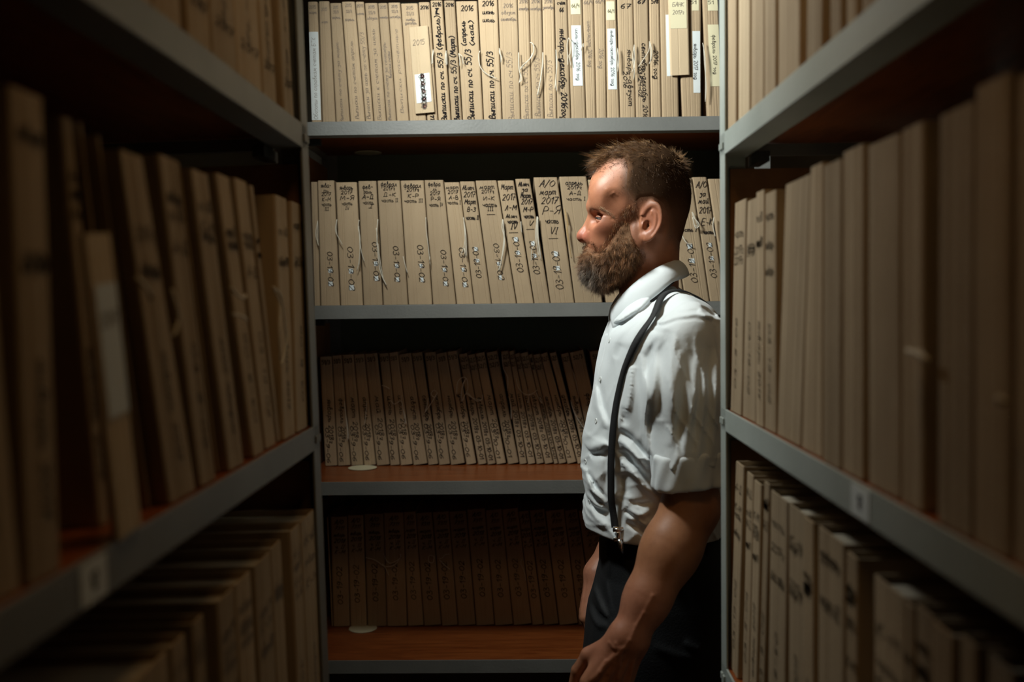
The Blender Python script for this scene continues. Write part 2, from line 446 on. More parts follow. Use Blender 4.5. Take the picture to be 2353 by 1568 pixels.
def string(folder, pts, fr, d, material='twine', r=0.0009, name='tie_string'):
    """pts as photo pixels laid on the plane of the folder fronts"""
    sm = catmull([(*p,) for p in pts], 5); out = []
    for i, (x, y) in enumerate(sm):
        a, z = fr.hit(x, y, d); dd = d-0.0045-0.003*math.sin(math.pi*i/len(sm))
        out.append(fr.o+fr.ex*a+fr.ez*z+fr.ey*dd)
    b = MB(); b.tube(out, r, 5)
    b.build(name, M[material], folder.r, True, folder.r.matrix_world.inverted())

def px_folder(fr, z, xb0, xb1, xt0, xt1, yt, d, depth, label, group, rot=False, **kw):
    a0 = fr.along(xb0, z, d); a1 = fr.along(xb1, z, d)
    t0, zt = fr.hit(xt0, yt, d)
    if rot:
        W = a1-a0; lean = math.atan2(t0-a0, zt-z); H = math.hypot(t0-a0, zt-z); c, s_ = math.cos(lean), math.sin(lean)
        w = W*c
        e = 0.0 if lean <= 0 else w*abs(s_)
        BL = (a0, z+e); BR = (a0+w*c, z-w*s_+e); TL = (a0+H*s_, z+H*c+e); TR = (TL[0]+w*c, TL[1]-w*s_)
    else:
        t1 = fr.hit(xt1, yt, d)[0]
        BL = (a0, z); BR = (a1, z); TL = (t0, zt); TR = (t1, zt)
    return Folder(fr, BL, BR, TL, TR, d, depth, label, group, **kw)

PPM = FPX/YB
GA, GB2, GC, GD = ('folders on the top row of the facing rack', 'folders on the eye-level row of the facing rack',
                  'folders on the third row of the facing rack', 'folders on the bottom visible row of the facing rack')
def apply(f, items, ppm=PPM):
    for it in items:
        k = it[0]
        if k in ('h', 'H', 'p'):       # h marker line: (text, y px, cap px[, width px]) ; H italic pen ; p pencil
            _, t, y, cap = it[:4]; wd = it[4]/ppm if len(it) > 4 else 0
            f.text('h', t, it[5] if len(it) > 5 else 0.5, y/ppm, wd, cap/ppm, 'pencil' if k == 'p' else 'marker',
                   (0.8 if k == 'p' else (1.05 if cap < 9 else 1.3)*(1.25 if f.r['group'] == GA else 1.0))/ppm, 0.35 if k == 'H' else 0.1)
        elif k in ('d', 'u', 'dp', 'up', 'D', 'U'):   # vertical line: (text, uc, y0, y1, cap)
            _, t, uc, y0, y1, cap = it
            pc = k.endswith('p'); f.text(k[0].lower(), t, uc, y0/ppm, y1/ppm, cap/ppm, 'pencil' if pc else 'marker', (0.75 if pc else (1.9 if k in 'DU' else 1.25)*(1.15 if f.r['group'] == GA else 1.0))/ppm, 0.12)
        elif k == 'B':
            for q in range(5): f.stroke(catmull([(f.W*(.38+.06*q), f.H-18/ppm), (f.W*(.5-.03*q), f.H-(23+q)/ppm), (f.W*(.36+.07*q), f.H-31/ppm)], 4), 2.6/ppm, 'marker', .0008)
        elif k == 'L':                 # paper label (u0,u1,y0,y1,mat)
            f.patch(it[1], it[2], it[3]/ppm, it[4]/ppm, it[5] if len(it) > 5 else 'white_paper')
        elif k == 'C':                 # white correction blob
            f.patch(it[1], it[2], it[3]/ppm, it[4]/ppm, 'white_paper', 'correction_patch', 0.0004, 0.0012)
        elif k in ('Ld', 'Lh'):        # printed text on a label
            if k == 'Ld': f.text('d', it[1], it[2], it[3]/ppm, it[4]/ppm, it[5]/ppm, 'print_marker', 1.0/ppm, 0.0, 0.0010)
            else: f.text('h', it[1], it[2], it[3]/ppm, it[4]/ppm, it[5]/ppm, 'print_marker', 1.0/ppm, 0.0, 0.0010)
    f.finish()
    return f

# --- facing rack, top row
def V(t, y0=130, y1=276, cap=12, u=0.5): return ('up', t, u, y0, y1, cap)
R1 = [
 (716,739.5,707,730,5,'with a long white paper strip down its spine, beside the left post',[('L',.04,.97,68,268),('p','2015',12,7),('p','март',24,6),('up','Обороты по справкам счетам БТК',.5,82,266,9)]),
 (740.5,771.5,732.5,757,4,'blank and pale, right of the folder with the white strip',[('p','2015',18,7),('p','март',46,6)]),
 (772,804.5,758,784,8,'pencilled 2015 near its top, third from the left post',[('p','2015',10,6),('p','55/3',20,6),('p','апрель',32,6),('up','Выписки по счёту за март',.45,90,270,8)]),
 (805.5,839.5,785,815.5,5,'with a russet stained upper corner, fourth from the left post',[('p','2015',8,7),('p','55/3',22,6),('p','апрель',40,6),('up','Выписки по счетам апрель',.5,90,265,8)]),
 (840,858.5,816.5,836.5,5,'narrow and pencilled, fifth from the left post',[('p','2015',9,6),('p','июнь',26,6),('up','Выписки за июнь по счёту 55/3',.5,70,265,8)]),
 (859,888,838,868,8,'pencilled from top to bottom, sixth from the left post',[('p','2015',9,6),('p','55/3',22,6),('p','август',34,6),('up','Выписки к счетам за июль',.5,60,265,8)]),
 (888.5,911.5,868.5,891,8,'narrow with two columns of pencil, seventh from the left post',[('p','2015',9,6),('p','сентябрь',32,5),('up','Выписки по счёту за сентябрь',.35,90,265,7),('up','выписка счёта',.75,110,170,6)]),
 (912,940.5,891.5,920,7,'pencilled October, eighth from the left post',[('p','2015',9,6),('p','55/3',20,6),('p','октябрь',32,6),('up','Выписки расчётные',.5,60,250,7)]),
 (941,980,921,960.5,9,'wide, partly behind the hanging tag with the scribbled sticker',[('p','2015',10,7),('p','55/3',23,7),('p','ноябрь',36,6),('p','декабрь',44,6)]),
 (981.5,1006.5,961.5,987.5,6,'marked 2016, mostly hidden behind the scribbled cardboard tag',[('h','2016',12,8),('U','Выписки',.45,225,300,12)]),
 (1007.5,1036.5,989,1017,2,'marked 2016 February in thick black pen with an ink blot',[('h','2016',9,9),('U','Выписки по сч. 55/3 (февраль)',.5,36,272,11),('B',24)]),
 (1037.5,1062.5,1020,1045.5,2,'marked 2016 March in thick black pen',[('h','2016',10,8),('U','выписки по сч. 55/3 (Март)',.55,82,272,11)]),
 (1063.5,1111,1047.5,1097,4,'wide, marked 2016 April and May in thick black pen',[('h','2016',16,12),('U','Выписки по сч. 55/3',.45,110,268,13),('U','(апрель',.28,46,100,9),('U','(май)',.66,46,100,9)]),
 (1112,1154,1098.5,1143.5,-1,'wide, marked 2016 June and July in thick black pen',[('h','2016',10,11),('h','июнь',29,10),('h','июль',47,10),('U','Выписки по сч. 55/3',.5,120,270,13)]),
 (1155,1197,1144.5,1188.7,-6,'pencilled 2016 with August and September',[('p','2016',20,9),('p','август',35,8),('p','сентябрь',50,7),V('Выписки по сч 55/3',126,278,12)]),
 (1197.5,1223,1189,1215.7,-8,'pencilled October, with a long looping string on its front',[('p','2016',12,8),('p','октябрь',28,7),V('Выписки по сч 55/3',150,276,11)]),
 (1223.5,1251,1216,1245,-8,'pencilled November, between the October and December folders',[('p','2016',12,8),('p','ноябрь',28,7),V('Выписки по сч 55/3',140,270,11)]),
 (1251.5,1280,1245.5,1273.5,-8,'pencilled December, left of the folder headed 66',[('p','2016',12,8),('p','декабрь',25,7),V('Выписки по сч 55/3',146,272,11)]),
 (1280.7,1312,1274.7,1303,-12,'headed 66 with thick black vertical writing January to December',[('h','счёт',19,8),('h','66',35,9),('D','январь-декабрь 2016год',.5,78,284,13)]),
 (1313,1347,1303.5,1337.5,-14,'bearing white labels printed 66/4 and July to December',[('L',.2,.86,12,47,'yellow_paper'),('Lh','66/4',.53,28,17,8),('L',.2,.86,72,208),('Ld','июль-декабрь 2016 год',.56,80,196,8)]),
 (1347.5,1370.5,1338,1364,-14,'narrow, pencilled 66/4, right of the printed July label',[('p','66/4',20,8),('dp','июнь-март',.5,62,120,8),('dp','2016 год',.5,126,165,8)]),
 (1371,1394.5,1364.5,1390.5,-14,'narrow, pencilled 66/4, left of the printed January to October label',[('p','66/4',18,8),('dp','2016 год',.5,124,168,9)]),
 (1395.3,1424.5,1391.2,1415.5,-14,'bearing white labels printed 66/1 and January to October',[('L',.05,.85,18,60,'yellow_paper'),('Lh','66/1',.48,40,16,7),('L',.12,.85,79,216),('Ld','январь-октябрь 2016 год',.5,84,208,8)]),
 (1425.2,1461,1418,1454.5,-13,'headed 67, January to August, in black pen',[('h','67',28,10,21),('d','январь-август',.68,126,252,10),('d','2016',.36,174,210,9)]),
 (1462,1495,1455.3,1489.5,-14,'headed 67, September to December, in black pen',[('h','67',19,9,15),('d','сентябрь-декабрь 2016',.62,112,280,10),('d','03-24-02',.3,165,232,8)]),
 (1495.5,1521,1491.5,1515.5,-12,'marked 578 at the top and 2016 down its spine',[('h','578',16,9),('d','2016 год',.5,126,190,10)]),
 (1521.5,1561,1516,1555,-14,'with a blank white label, half hidden by the yellow-noted tag',[('L',.32,.75,48,186)]),
 (1568.5,1612,1556,1611.5,-16,'with labels 51 and January 2017, right of the yellow-noted tag',[('L',.6,.9,12,41,'yellow_paper'),('Lh','51',.66,22,10,8),('L',.6,.95,87,226),('Ld','январь 2017 год',.72,116,196,8)]),
 (1626,1662,1614,1650,-16,'with labels 51 and February 2017, cut off by the right post',[('L',.3,.95,12,41,'yellow_paper'),('Lh','51',.5,22,12,8),('L',.25,.95,72,211,'yellow_paper'),('Ld','февраль 2017 год',.6,96,184,8)]),
]
F1 = []
for i, (b0, b1, t0, t1, yt, desc, items) in enumerate(R1):
    d = 0.003+random.uniform(0, 0.004)
    f = px_folder(FB, zB[1], b0, b1-0.6, t0, t1-0.6, yt, d, 0.25, 'tan folder '+desc, GA, bulge=0.0012)
    F1.append(apply(f, items))
def tagboard(BL, BR, TL, TR, d, label):
    c = [FB.hit(*q, d) for q in (BL, BR, TL, TR)]
    return Folder(FB, *c, d, 0.004, label, 'cardboard tags hanging on the facing rack', 'cardboard_pale', 0.0, 'cardboard_tag', 'tag', False)
t1 = tagboard((954, 262), (999, 258), (939, 64), (983.6, 59), -0.0045, 'pale cardboard tag with a white sticker scribbled over in red and black')
t1.patch(.12, .88, 107/PPM, 172/PPM, tilt=-0.002)
t1.text('h', '2015', .45, 35/PPM, 26/PPM, 12/PPM, 'pencil', 0.9/PPM, 0.1)
for k in range(9):
    cy = t1.H-(112+k*8.5)/PPM
    pts = [(t1.W*.5+math.cos(a*2.4)*random.uniform(4, 9)/PPM, cy+math.sin(a*2.4)*7/PPM) for a in range(9)]
    t1.stroke(catmull(pts, 3), 1.1/PPM, 'pencil' if k % 3 else 'marker', 0.0011)
    pts = [(t1.W*.52+math.cos(a*1.9)*3.5/PPM, cy+math.sin(a*1.9)*3/PPM) for a in range(7)]
    if k % 2 == 0: t1.stroke(catmull(pts, 3), 2.6/PPM, 'red_ink', 0.0009)
t1.finish()
t2 = tagboard((1541, 174), (1585, 172), (1535, -20), (1581, -20), -0.0045, 'pale cardboard tag with a yellow note pencilled with a bank note and 2017')
t2.patch(.06, .9, 4/PPM, 84/PPM, 'yellow_paper')
t2.text('h', 'БАНК', .48, 30/PPM, 24/PPM, 9/PPM, 'pencil', 1.0/PPM, 0.1, 0.0009)
t2.text('h', '2017г', .48, 48/PPM, 24/PPM, 9/PPM, 'pencil', 1.0/PPM, 0.1, 0.0009)
t2.finish()

def S1(i, *pts, **k): string(F1[i], pts, FB, -0.001, **k)
S1(10, (996,115),(994,130),(992.5,149)); S1(10, (997,118),(995,132),(995,148))
S1(11, (1026,118),(1023.5,130),(1023,148)); S1(11, (1025,118),(1027,132),(1028,150)); S1(11, (1025,120),(1025,134),(1026,152))
S1(12, (1054,124),(1057,138),(1057,153)); S1(12, (1054,124),(1062,132),(1065,149))
S1(13, (1103,118),(1100,131),(1104,155),(1118,171),(1142,182), r=0.0011)
S1(14, (1148,112),(1148,124),(1153,132),(1151,144)); S1(14, (1147.5,112),(1150,126),(1152,144))
S1(15, (1192,122),(1192,140),(1193,160),(1196,178),(1193,192), r=0.0012); S1(15, (1196,160),(1206,148),(1221,133),(1227,115),(1224,102),(1218,99), r=0.0012)
S1(15, (1194,160),(1201,152),(1215,140),(1224,124)); S1(15, (1196,168),(1199,184),(1194,190))
S1(17, (1247.5,122),(1247,145),(1243,180),(1235,220), r=0.0014); S1(18, (1277.5,115),(1278,140),(1278,170),(1275,205), r=0.0011); S1(18, (1278,118),(1280,150),(1277,180),(1279,211))
S1(19, (1306,88),(1303,105),(1304,130),(1305,151)); S1(19, (1306,88),(1312,98),(1310,125),(1307,130),(1312,152))
S1(20, (1341,101),(1337,108),(1335,117)); S1(20, (1341,101),(1340,110))
S1(23, (1418.5,112),(1417,135),(1420,160)); S1(23, (1419,114),(1421,140),(1419,166))
S1(24, (1457,104),(1454,130),(1457,150),(1452,167)); S1(24, (1457,104),(1458,140),(1456,184)); S1(24, (1456,110),(1453,135),(1456,160))
S1(25, (1492,96),(1490,118),(1478,138),(1467,154)); S1(25, (1492,96),(1495,120),(1494,140),(1491,148)); S1(25, (1493,98),(1497,118),(1496,141))
S1(28, (1614,100),(1620,140),(1620,190),(1620,235)); S1(28, (1616,104),(1618,150),(1622,200),(1620,232))

# --- facing rack, eye-level row
def n1(y0, y1, u, cap=13): return ('d', '03-19-02', u, y0, y1, cap)
def cor(y0, y1, u0, u1):
    L = y1-y0; u0 += .04; u1 -= .04; return [('C', u0, u1, y0+L*.51, y0+L*.62), ('C', u0, u1, y0+L*.89, y0+L*1.01)]
def corU(y0, y1, u0, u1):
    L = y1-y0; u0 += .04; u1 -= .04; return [('C', u0, u1, y0-L*.01, y0+L*.11), ('C', u0, u1, y0+L*.38, y0+L*.49)]
R2 = [
 (722,736,714,729,419,'narrow sliver of a folder squeezed against the left post',[]),
 (737,781.5,729.5,768,416,'headed January 2017, part III, first wide one from the left post',[('h','янва-',11,9),('h','рь',23,8,12),('h','2017',31,8,24),('h','К-М',43,8,22),('h','часть',54,8),('h','III',65,7,9),n1(163,241,.55)]+cor(163,241,.42,.72)),
 (783,834.5,771,820,420,'headed January 2017, part IV',[('h','январь',12,9),('h','2017',23,8,26),('h','М-Я',36,9,32),('h','часть',48,8),('h','IV',59,7,8),n1(148,247,.52)]+cor(148,247,.4,.68)),
 (835.5,880,823,865,417,'headed February, part I, hyphenated heading',[('h','фев-',13,10),('h','раль',24,8),('h','А-Д',36,9,26),('h','часть',49,8),('h','I',58,8,8,.6),n1(140,228,.72)]+cor(140,228,.62,.88)),
 (881,938,867,919,416,'headed February 2017, part II, strings at its left edge',[('h','феврал',8,10,40),('h','2017г',18,8,28),('h','Д-К',32,8,30),('h','часть II',45,8,40),n1(150,231,.62)]+cor(150,231,.54,.74)),
 (939,994,920,974,416,'headed February 2017, part III',[('h','феврал',11,10,40),('h','2017г',21,8,28),('h','К-Р',35,8,24),('h','часть III',46,8,42),n1(148,232,.62)]+cor(148,232,.54,.74)),
 (995,1048.5,975,1019,415,'headed February 2017, part IV',[('h','февра',9,9,34),('h','ль',20,8,10),('h','2017',30,8,26),('h','Р-Я',43,8,24),('h','часть IV',56,8,36),n1(160,242,.62)]+cor(160,242,.52,.74)),
 (1049.5,1089.6,1020.4,1056,420,'headed March 2017, part I, narrow',[('h','март',11,8,32),('h','2017',22,8,26),('h','А-В',35,8,22),('h','часть I',46,8,32),n1(150,240,.6)]+cor(150,240,.48,.74)),
 (1090.3,1129.5,1056.5,1091,418,'in slanted script, March 2017, part II, string at its left',[('H','Ав.отч.',14,10,30),('H','2017',30,12,28),('H','Март',46,11,28),('H','В-З',64,10,20),('H','часть II',83,9,32),('u','03-19-02',.5,152,222,13)]+corU(152,222,.36,.66)),
 (1130.2,1187,1092.5,1141.5,416,'headed March 2017, part III',[('h','март',14,9,38),('h','2017г',25,8,32),('h','И-К',41,8,28),('h','часть',55,9,36),('h','III',65,9,14),('h','_',74,7,20),n1(145,228,.5)]+cor(145,228,.42,.6)),
 (1188,1227,1143,1181,416,'in slanted script, March 2017, part IV',[('H','Март',14,12,28),('H','2017',38,14,30),('H','Л-М',62,12,26),('H','Ав.отч.',82,8,26),('H','часть',94,9,24),('H','IV',106,12,12),('H','_',116,7,20),('u','03-19-02',.55,132,212,14)]+corU(132,212,.4,.7)),
 (1228,1264.5,1184,1218,412,'in slanted script, March 2017, part V',[('H','Ав.отч.',12,9,26),('H','за',24,10,14),('H','Март',38,11,24),('H','2017',52,12,26),('H','М-Р',70,11,22),('H','часть',86,9,24),('H','V',102,12,9),('H','_',112,7,18),('u','03-19-02',.5,145,220,14)]+corU(145,220,.36,.66)),
 (1265.3,1320.5,1226,1281,408.6,'wide, in large slanted script, March 2017, part VI',[('H','А/О',14,14,32),('H','март',33,13,36),('H','2017',53,15,36),('H','Р-Я',76,18,38),('H','часть',100,12,30),('H','VI',123,15,15),('H','_',136,8,20),('u','03-19-02',.5,172,258,17)]+corU(172,258,.38,.62)),
 (1321.5,1385,1285,1348,407,'headed April 2017, part I, with a frayed brown string',[('h','апрель',14,10,38),('h','2017г',25,8,32),('h','А-Д',38,8,26),('h','часть I',51,8,42),n1(160,240,.6)]),
 (1393,1438,1351,1398,414,'plain, just left of the forehead of the man',[]),
 (1439,1490,1399,1446,415,'plain, hidden mostly behind the head of the man',[]),
 (1491,1540,1447,1498,415,'plain, behind the head and collar of the man',[]),
 (1541,1557,1499,1514,414,'thin, peeking out behind the nape of the man',[]),
 (1557.5,1574,1515,1532,414,'thin, right of the nape of the man',[]),
 (1575,1631,1533,1590,411,'behind the nape, with a white string loop at its upper edge',[('H','часть I',118,9,40),('u','03-19-02',.52,152,240,14)]+corU(152,240,.38,.66)),
 (1632,1668,1591,1624,408,'in slanted script, May 2017, near the right post',[('H','А/О',17,13,24),('H','за',38,11,14),('H','май',54,12,24),('H','2017',76,14,28),('H','Е-К',103,14,26),('H','часть',126,9,24),('u','03-19-02',.5,152,232,13)]+corU(152,232,.38,.66)),
 (1669,1705,1627,1664,412,'cut off by the right rack post at eye level',[]),
]
F2 = []
for i, (b0, b1, t0, t1_, yt, desc, items) in enumerate(R2):
    d = 0.002+random.uniform(0, 0.003)
    f = px_folder(FB, zB[2], b0, b1-0.5, t0, t1_-0.5, yt, d, 0.25, ('tan folder ' if not desc.startswith('narrow sl') else '')+desc, GB2, bulge=0.001)
    F2.append(apply(f, items))
def S2(i, *pts, **k): string(F2[i], pts, FB, -0.001, **k)
S2(1, (731,508),(728,530),(729,550),(734,566)); S2(1, (731,508),(732,535),(732,562)); S2(1, (730,512),(727,540),(732,556))
S2(2, (775,505),(772,530),(780,548),(788,563)); S2(2, (775,505),(774,525),(776,545))
S2(3, (826,506),(824,525),(829,550),(826,600),(821,622)); S2(3, (826,528),(829,560),(832,580),(838,602)); S2(3, (825,520),(828,570),(826,612))
S2(4, (869,505),(867,530),(868,560),(874,620),(889,657), r=0.0013); S2(4, (865,525),(868,545),(866,566)); S2(4, (869,560),(876,610),(884,650))
S2(5, (927,590),(932,610),(937,628)); S2(6, (979,500),(980,530),(984,560),(989,610)); S2(6, (988,590),(988,600))
S2(8, (1065,500),(1069,530),(1068,560),(1059,588)); S2(8, (1065,500),(1071,540),(1073,592)); S2(8, (1066,510),(1069,545),(1070,585)); S2(8,(1067,570),(1070,590))
S2(10, (1155,505),(1154,525),(1160,555),(1152,600),(1146,622), r=0.0012); S2(10, (1155,508),(1159,540),(1156,580),(1149,620)); S2(10, (1156,505),(1158,550),(1150,612))
S2(11, (1197,510),(1198,530),(1200,535))
S2(12, (1234,498),(1231,530),(1229,560),(1222,575),(1221,600)); S2(12, (1235,498),(1235,540),(1240,580),(1244,598)); S2(12, (1236,500),(1237,550),(1243,590)); S2(12,(1233,505),(1233,550),(1238,590))
for k in range(5):
    S2(13, (1297+k*.6, 480+k*6), (1302+k, 500+k*4), (1304-k*.6, 530), (1308, 560+k*2), (1312+k*.4, 590+k), material='jute', r=0.0010)
S2(19, (1590,488),(1593,500),(1603,512),(1605,520),(1597,524),(1591,500), r=0.0013); S2(19, (1592,490),(1597,505),(1602,520),(1595,518))
S2(20, (1567,543),(1576,558),(1588,563), r=0.0013); S2(21, (1640,500),(1637,520),(1643,545), r=0.0013)

# --- facing rack, third row (pushed back on the board)
D3, D4 = 0.24, 0.26
c5 = lambda x: 720+x/4.239
c6 = lambda x: 1040+x/4.239
MON = ['январь','февраль','март','апрель','май','июнь','июль','август','сентябрь','октябрь','ноябрь','декабрь']
R3 = [(c5(115),c5(237),c5(60),175),(c5(240),c5(365),c5(155),165),(c5(370),c5(492),c5(272),160),(c5(495),c5(614),c5(382),155),(c5(618),c5(748),c5(492),150),
 (c5(750),c5(847),c5(640),145),(c5(850),c5(972),c5(702),140),(c5(975),c5(1118),c5(812),155),(c5(1120),c5(1223),c5(958),142),(c5(1225),c5(1338),c5(1080),138),
 (c5(1340),c5(1483),c5(1160),150),(c6(135),c6(237),c5(1300),130),(c6(250),c6(338),c6(58),152),(c6(342),c6(427),c6(137),160),(c6(430),c6(527),c6(218),145),
 (c6(540),c6(652),c6(328),135),(c6(655),c6(731),c6(472),125),(c6(735),c6(814),c6(522),125),(c6(820),c6(898),c6(580),150),(c6(900),c6(988),c6(650),145),
 (c6(990),c6(1034),c6(735),155),(c6(1036),c6(1117),c6(778),160),(c6(1120),c6(1217),c6(835),150),(c6(1220),c6(1290),c6(945),142),(c6(1293),c6(1375),c6(1055),150),
 (c6(1378),c6(1520),c6(1140),135),(c6(1525),c6(1660),c6(1335),125)]
pp3 = FPX/(YB+D3)
for i, (b0, b1, t0, yt) in enumerate(R3):
    num = '51/3' if i < 12 else ('52/3' if i >= 22 else '52/2'); mo = MON[i % 12]; code = '03-9-06' if i < 12 else '03-10-01'
    f = px_folder(FB, zB[3], b0, b1-1.2, t0, 0, 780+yt/4.239, D3+random.uniform(0, .004), 0.20,
                  f'dim brown leaning folder headed {num}, {ORD[i]} from the left on the third row', GC, rot=True, bulge=0.001)
    it = [('h', num, 13, 9)]
    if num == '52/2': it.append(('h', '52/3', 30, 9))
    if (b1-b0) > 22: it += [('d', mo+' 2018г', .62, 100, 200, 10), ('d', code, .3, 165, 245, 8)]
    else: it += [('d', mo+' 2018г '+code, .5, 100, 246, 9)]
    apply(f, it, pp3)
    F3 = globals().setdefault('F3', []); F3.append(f)
def q5(*p): return [(720+x/4.239, 780+y/4.239) for x, y in p]
def q6(*p): return [(1040+x/4.239, 780+y/4.239) for x, y in p]
def S3(i, pts, **k): string(F3[i], pts, FB, D3-0.001, **k)
S3(2, q5((305,600),(315,700),(335,820),(350,980))); S3(2, q5((310,620),(322,760),(338,900),(335,985)))
S3(4, q5((525,600),(518,700),(512,780),(498,830))); S3(6, q5((670,450),(700,455),(745,480)), r=.0012)
S3(7, q5((755,590),(790,630),(860,600),(880,700),(910,830)), r=.001); S3(7, q5((858,545),(870,650),(900,760),(890,830)))
S3(9, q5((1120,570),(1110,640),(1090,710))); S3(9, q5((1210,525),(1180,495),(1148,530),(1180,560),(1210,520),(1150,620),(1085,715)))
S3(12, q6((40,530),(50,420),(100,370),(140,390),(150,480),(130,520))); S3(12, q6((130,380),(100,440),(85,530),(95,600),(130,530),(180,560),(240,600),(290,580),(292,540)), r=.001); S3(12, q6((125,390),(95,480),(90,590),(140,520),(200,570),(280,590)))
S3(16, q6((480,140),(495,280),(535,370),(535,500))); S3(16, q6((545,555),(568,640),(572,780)))
S3(18, q6((618,380),(640,470),(700,530),(760,535),(830,490))); S3(18, q6((738,490),(745,560),(730,610),(740,610)))
S3(20, q6((815,520),(840,580),(870,620),(850,560))); S3(24, q6((1165,290),(1200,420),(1225,550),(1210,600))); S3(24, q6((1150,590),(1180,700),(1240,810),(1300,890)), r=.001)

# --- facing rack, fourth row
c7 = lambda x: 730+x/3.62
R4 = [(118,127,75,180),(130,269,105,178),(272,411,240,165),(415,575,385,155),(578,745,545,145),(750,882,682,140),(885,1030,805,148),(1033,1167,955,140),(1170,1316,1090,135),
      (1320,1472,1240,118),(1475,1627,1378,125),(1630,1783,1515,118),(1786,1878,1665,135),(1882,2008,1762,125),(2012,2168,1895,130),(2172,2300,2035,128),(2303,2470,2170,128)]
pp4 = FPX/(YB+D4)
F4 = []
for i, (b0, b1, t0, yt) in enumerate(R4):
    f = px_folder(FB, zB[4], c7(b0), c7(b1)-.6, c7(t0), 0, 1140+yt/3.62, D4+random.uniform(0, .004), 0.19,
                  f'nearly black folder in deep shade, {ORD[i]} from the left on the fourth row', GD, rot=True, bulge=0.001)
    if i:
        apply(f, [('H','А/О',12,9,18),('H','7311',26,8,20),('H','январь' if i < 5 else 'март',42,8,26),('H','2018',56,9,24),('H','ч. II',70,8,20),('H','К-М',82,8,22),('u','03-19-02',.5,118,205,12)], pp4)
    F4.append(f)
def q7(*p): return [(730+x/3.62, 1140+y/3.62) for x, y in p]
def S4(i, pts, **k): string(F4[i], pts, FB, D4-0.001, **k)
S4(3, q7((400,510),(480,530),(560,580),(640,570),(690,510),(690,480)), r=.0012); S4(4, q7((550,480),(580,540),(620,555),(680,520))); S4(4, q7((540,560),(570,600),(592,658)))
S4(6, q7((970,500),(960,550),(925,540),(930,490),(970,500))); S4(7, q7((1010,520),(1040,510),(1060,485),(1100,480))); S4(7, q7((1015,530),(1060,570),(1100,605)))
S4(11, q7((1700,520),(1690,560),(1715,620),(1730,700)))

# --- pale round discs lying on the boards of the facing rack
def disc(px, py, z, label, r=0.038, under=False):
    rr = ray(px, py); p = EYE+rr*((z-EYE.z)/rr.z)
    b = MB(); n = 40; h = 0.0015
    zz = (z-h-0.001, z-0.001) if under else (z+0.0003, z+h)
    ring = [[(p.x+math.cos(2*math.pi*k/n)*r, p.y+math.sin(2*math.pi*k/n)*r, q) for k in range(n)] for q in zz]
    b.add(ring[0]+ring[1], [tuple(range(n))[::-1], tuple(range(n, 2*n))]+[(k, (k+1) % n, n+(k+1) % n, n+k) for k in range(n)])
    o = b.build('paper_disc', M['yellow_paper']); tag(o, label, 'paper disc', 'round paper discs on the rack boards')
disc(833, 1076, zB[3], 'pale round paper disc on the third shelf, under the folder feet')
disc(834, 1445, zB[4], 'pale round paper disc on the fourth shelf, in deep shade')
disc(846, 350, zB[1]-0.0155, 'dark round disc stuck beneath the top shelf board', under=True)

# ------------------------------------------------------------------ side racks
def side_folder(fr, z, b0, b1, t0, yt, d, depth, label, group, rot=True, t1=None, **kw):
    return px_folder(fr, z, b0, b1, t0, t1, yt, d, depth, label, group, rot=rot, **kw)
def fit_row(q):
    """q: [a_bottom, a_top, z_top, width] in order of increasing a; trims widths so neighbours touch but never cross"""
    for i in range(len(q)-1):
        a, t, zt, w = q[i]; a2, t2, zt2, w2 = q[i+1]
        q[i][3] = max(0.004, min(w, a2-a-.001, t2-t-.001))
    return q
def scrib(f, n=2, kind='marker', seed=0):
    rr = random.Random(seed)
    ys = sorted(rr.uniform(0.02, 0.11) for _ in range(n+1))
    for y in ys: f.text('h', rr.choice(['январь','март 17','2017г','часть','А-Д','К-М','сч. 60']), .5, y, f.W*.72, min(.011, f.W*.4), kind, .0013)
    if f.W > 0.018: f.text(rr.choice('du'), rr.choice(['03-19-02','03-8-06','январь 2017']), rr.uniform(.45, .6), f.H*.55, f.H*.88, .012, kind, .0013)
    f.finish()
GL1, GL2, GL3 = 'folders on the top row of the left rack', 'folders on the middle row of the left rack', 'folders on the low row of the left rack'
GR1, GR2, GR3 = 'folders on the top row of the right rack', 'folders on the middle row of the right rack', 'folders on the low row of the right rack'
# left top row: only the feet show, tops are above the frame
L1 = [(300,352),(354,420),(436,487),(491,548),(549,604),(608,637),(655,677)]
for i, (b0, b1) in enumerate(L1):
    fr = FL; z = zL[1]; a0 = fr.along(b0, z, .004); a1 = fr.along(b1, z, .004); h = .31; ln = -.02
    f = Folder(fr, (a0, z), (a1, z), (a0+ln, z+h), (a1+ln, z+h), .004, .26, f'dim ochre folder, {ORD[len(L1)-1-i]} from the far post on the top row at left', GL1)
    f.text('d', ['январь','сч 60','2017','05-16','03-12'][i % 5], .5, .16, .27, .012, 'marker', .0014); f.text('h', '2017', .5, .27, f.W*.7, .01, 'marker', .0013); f.finish()
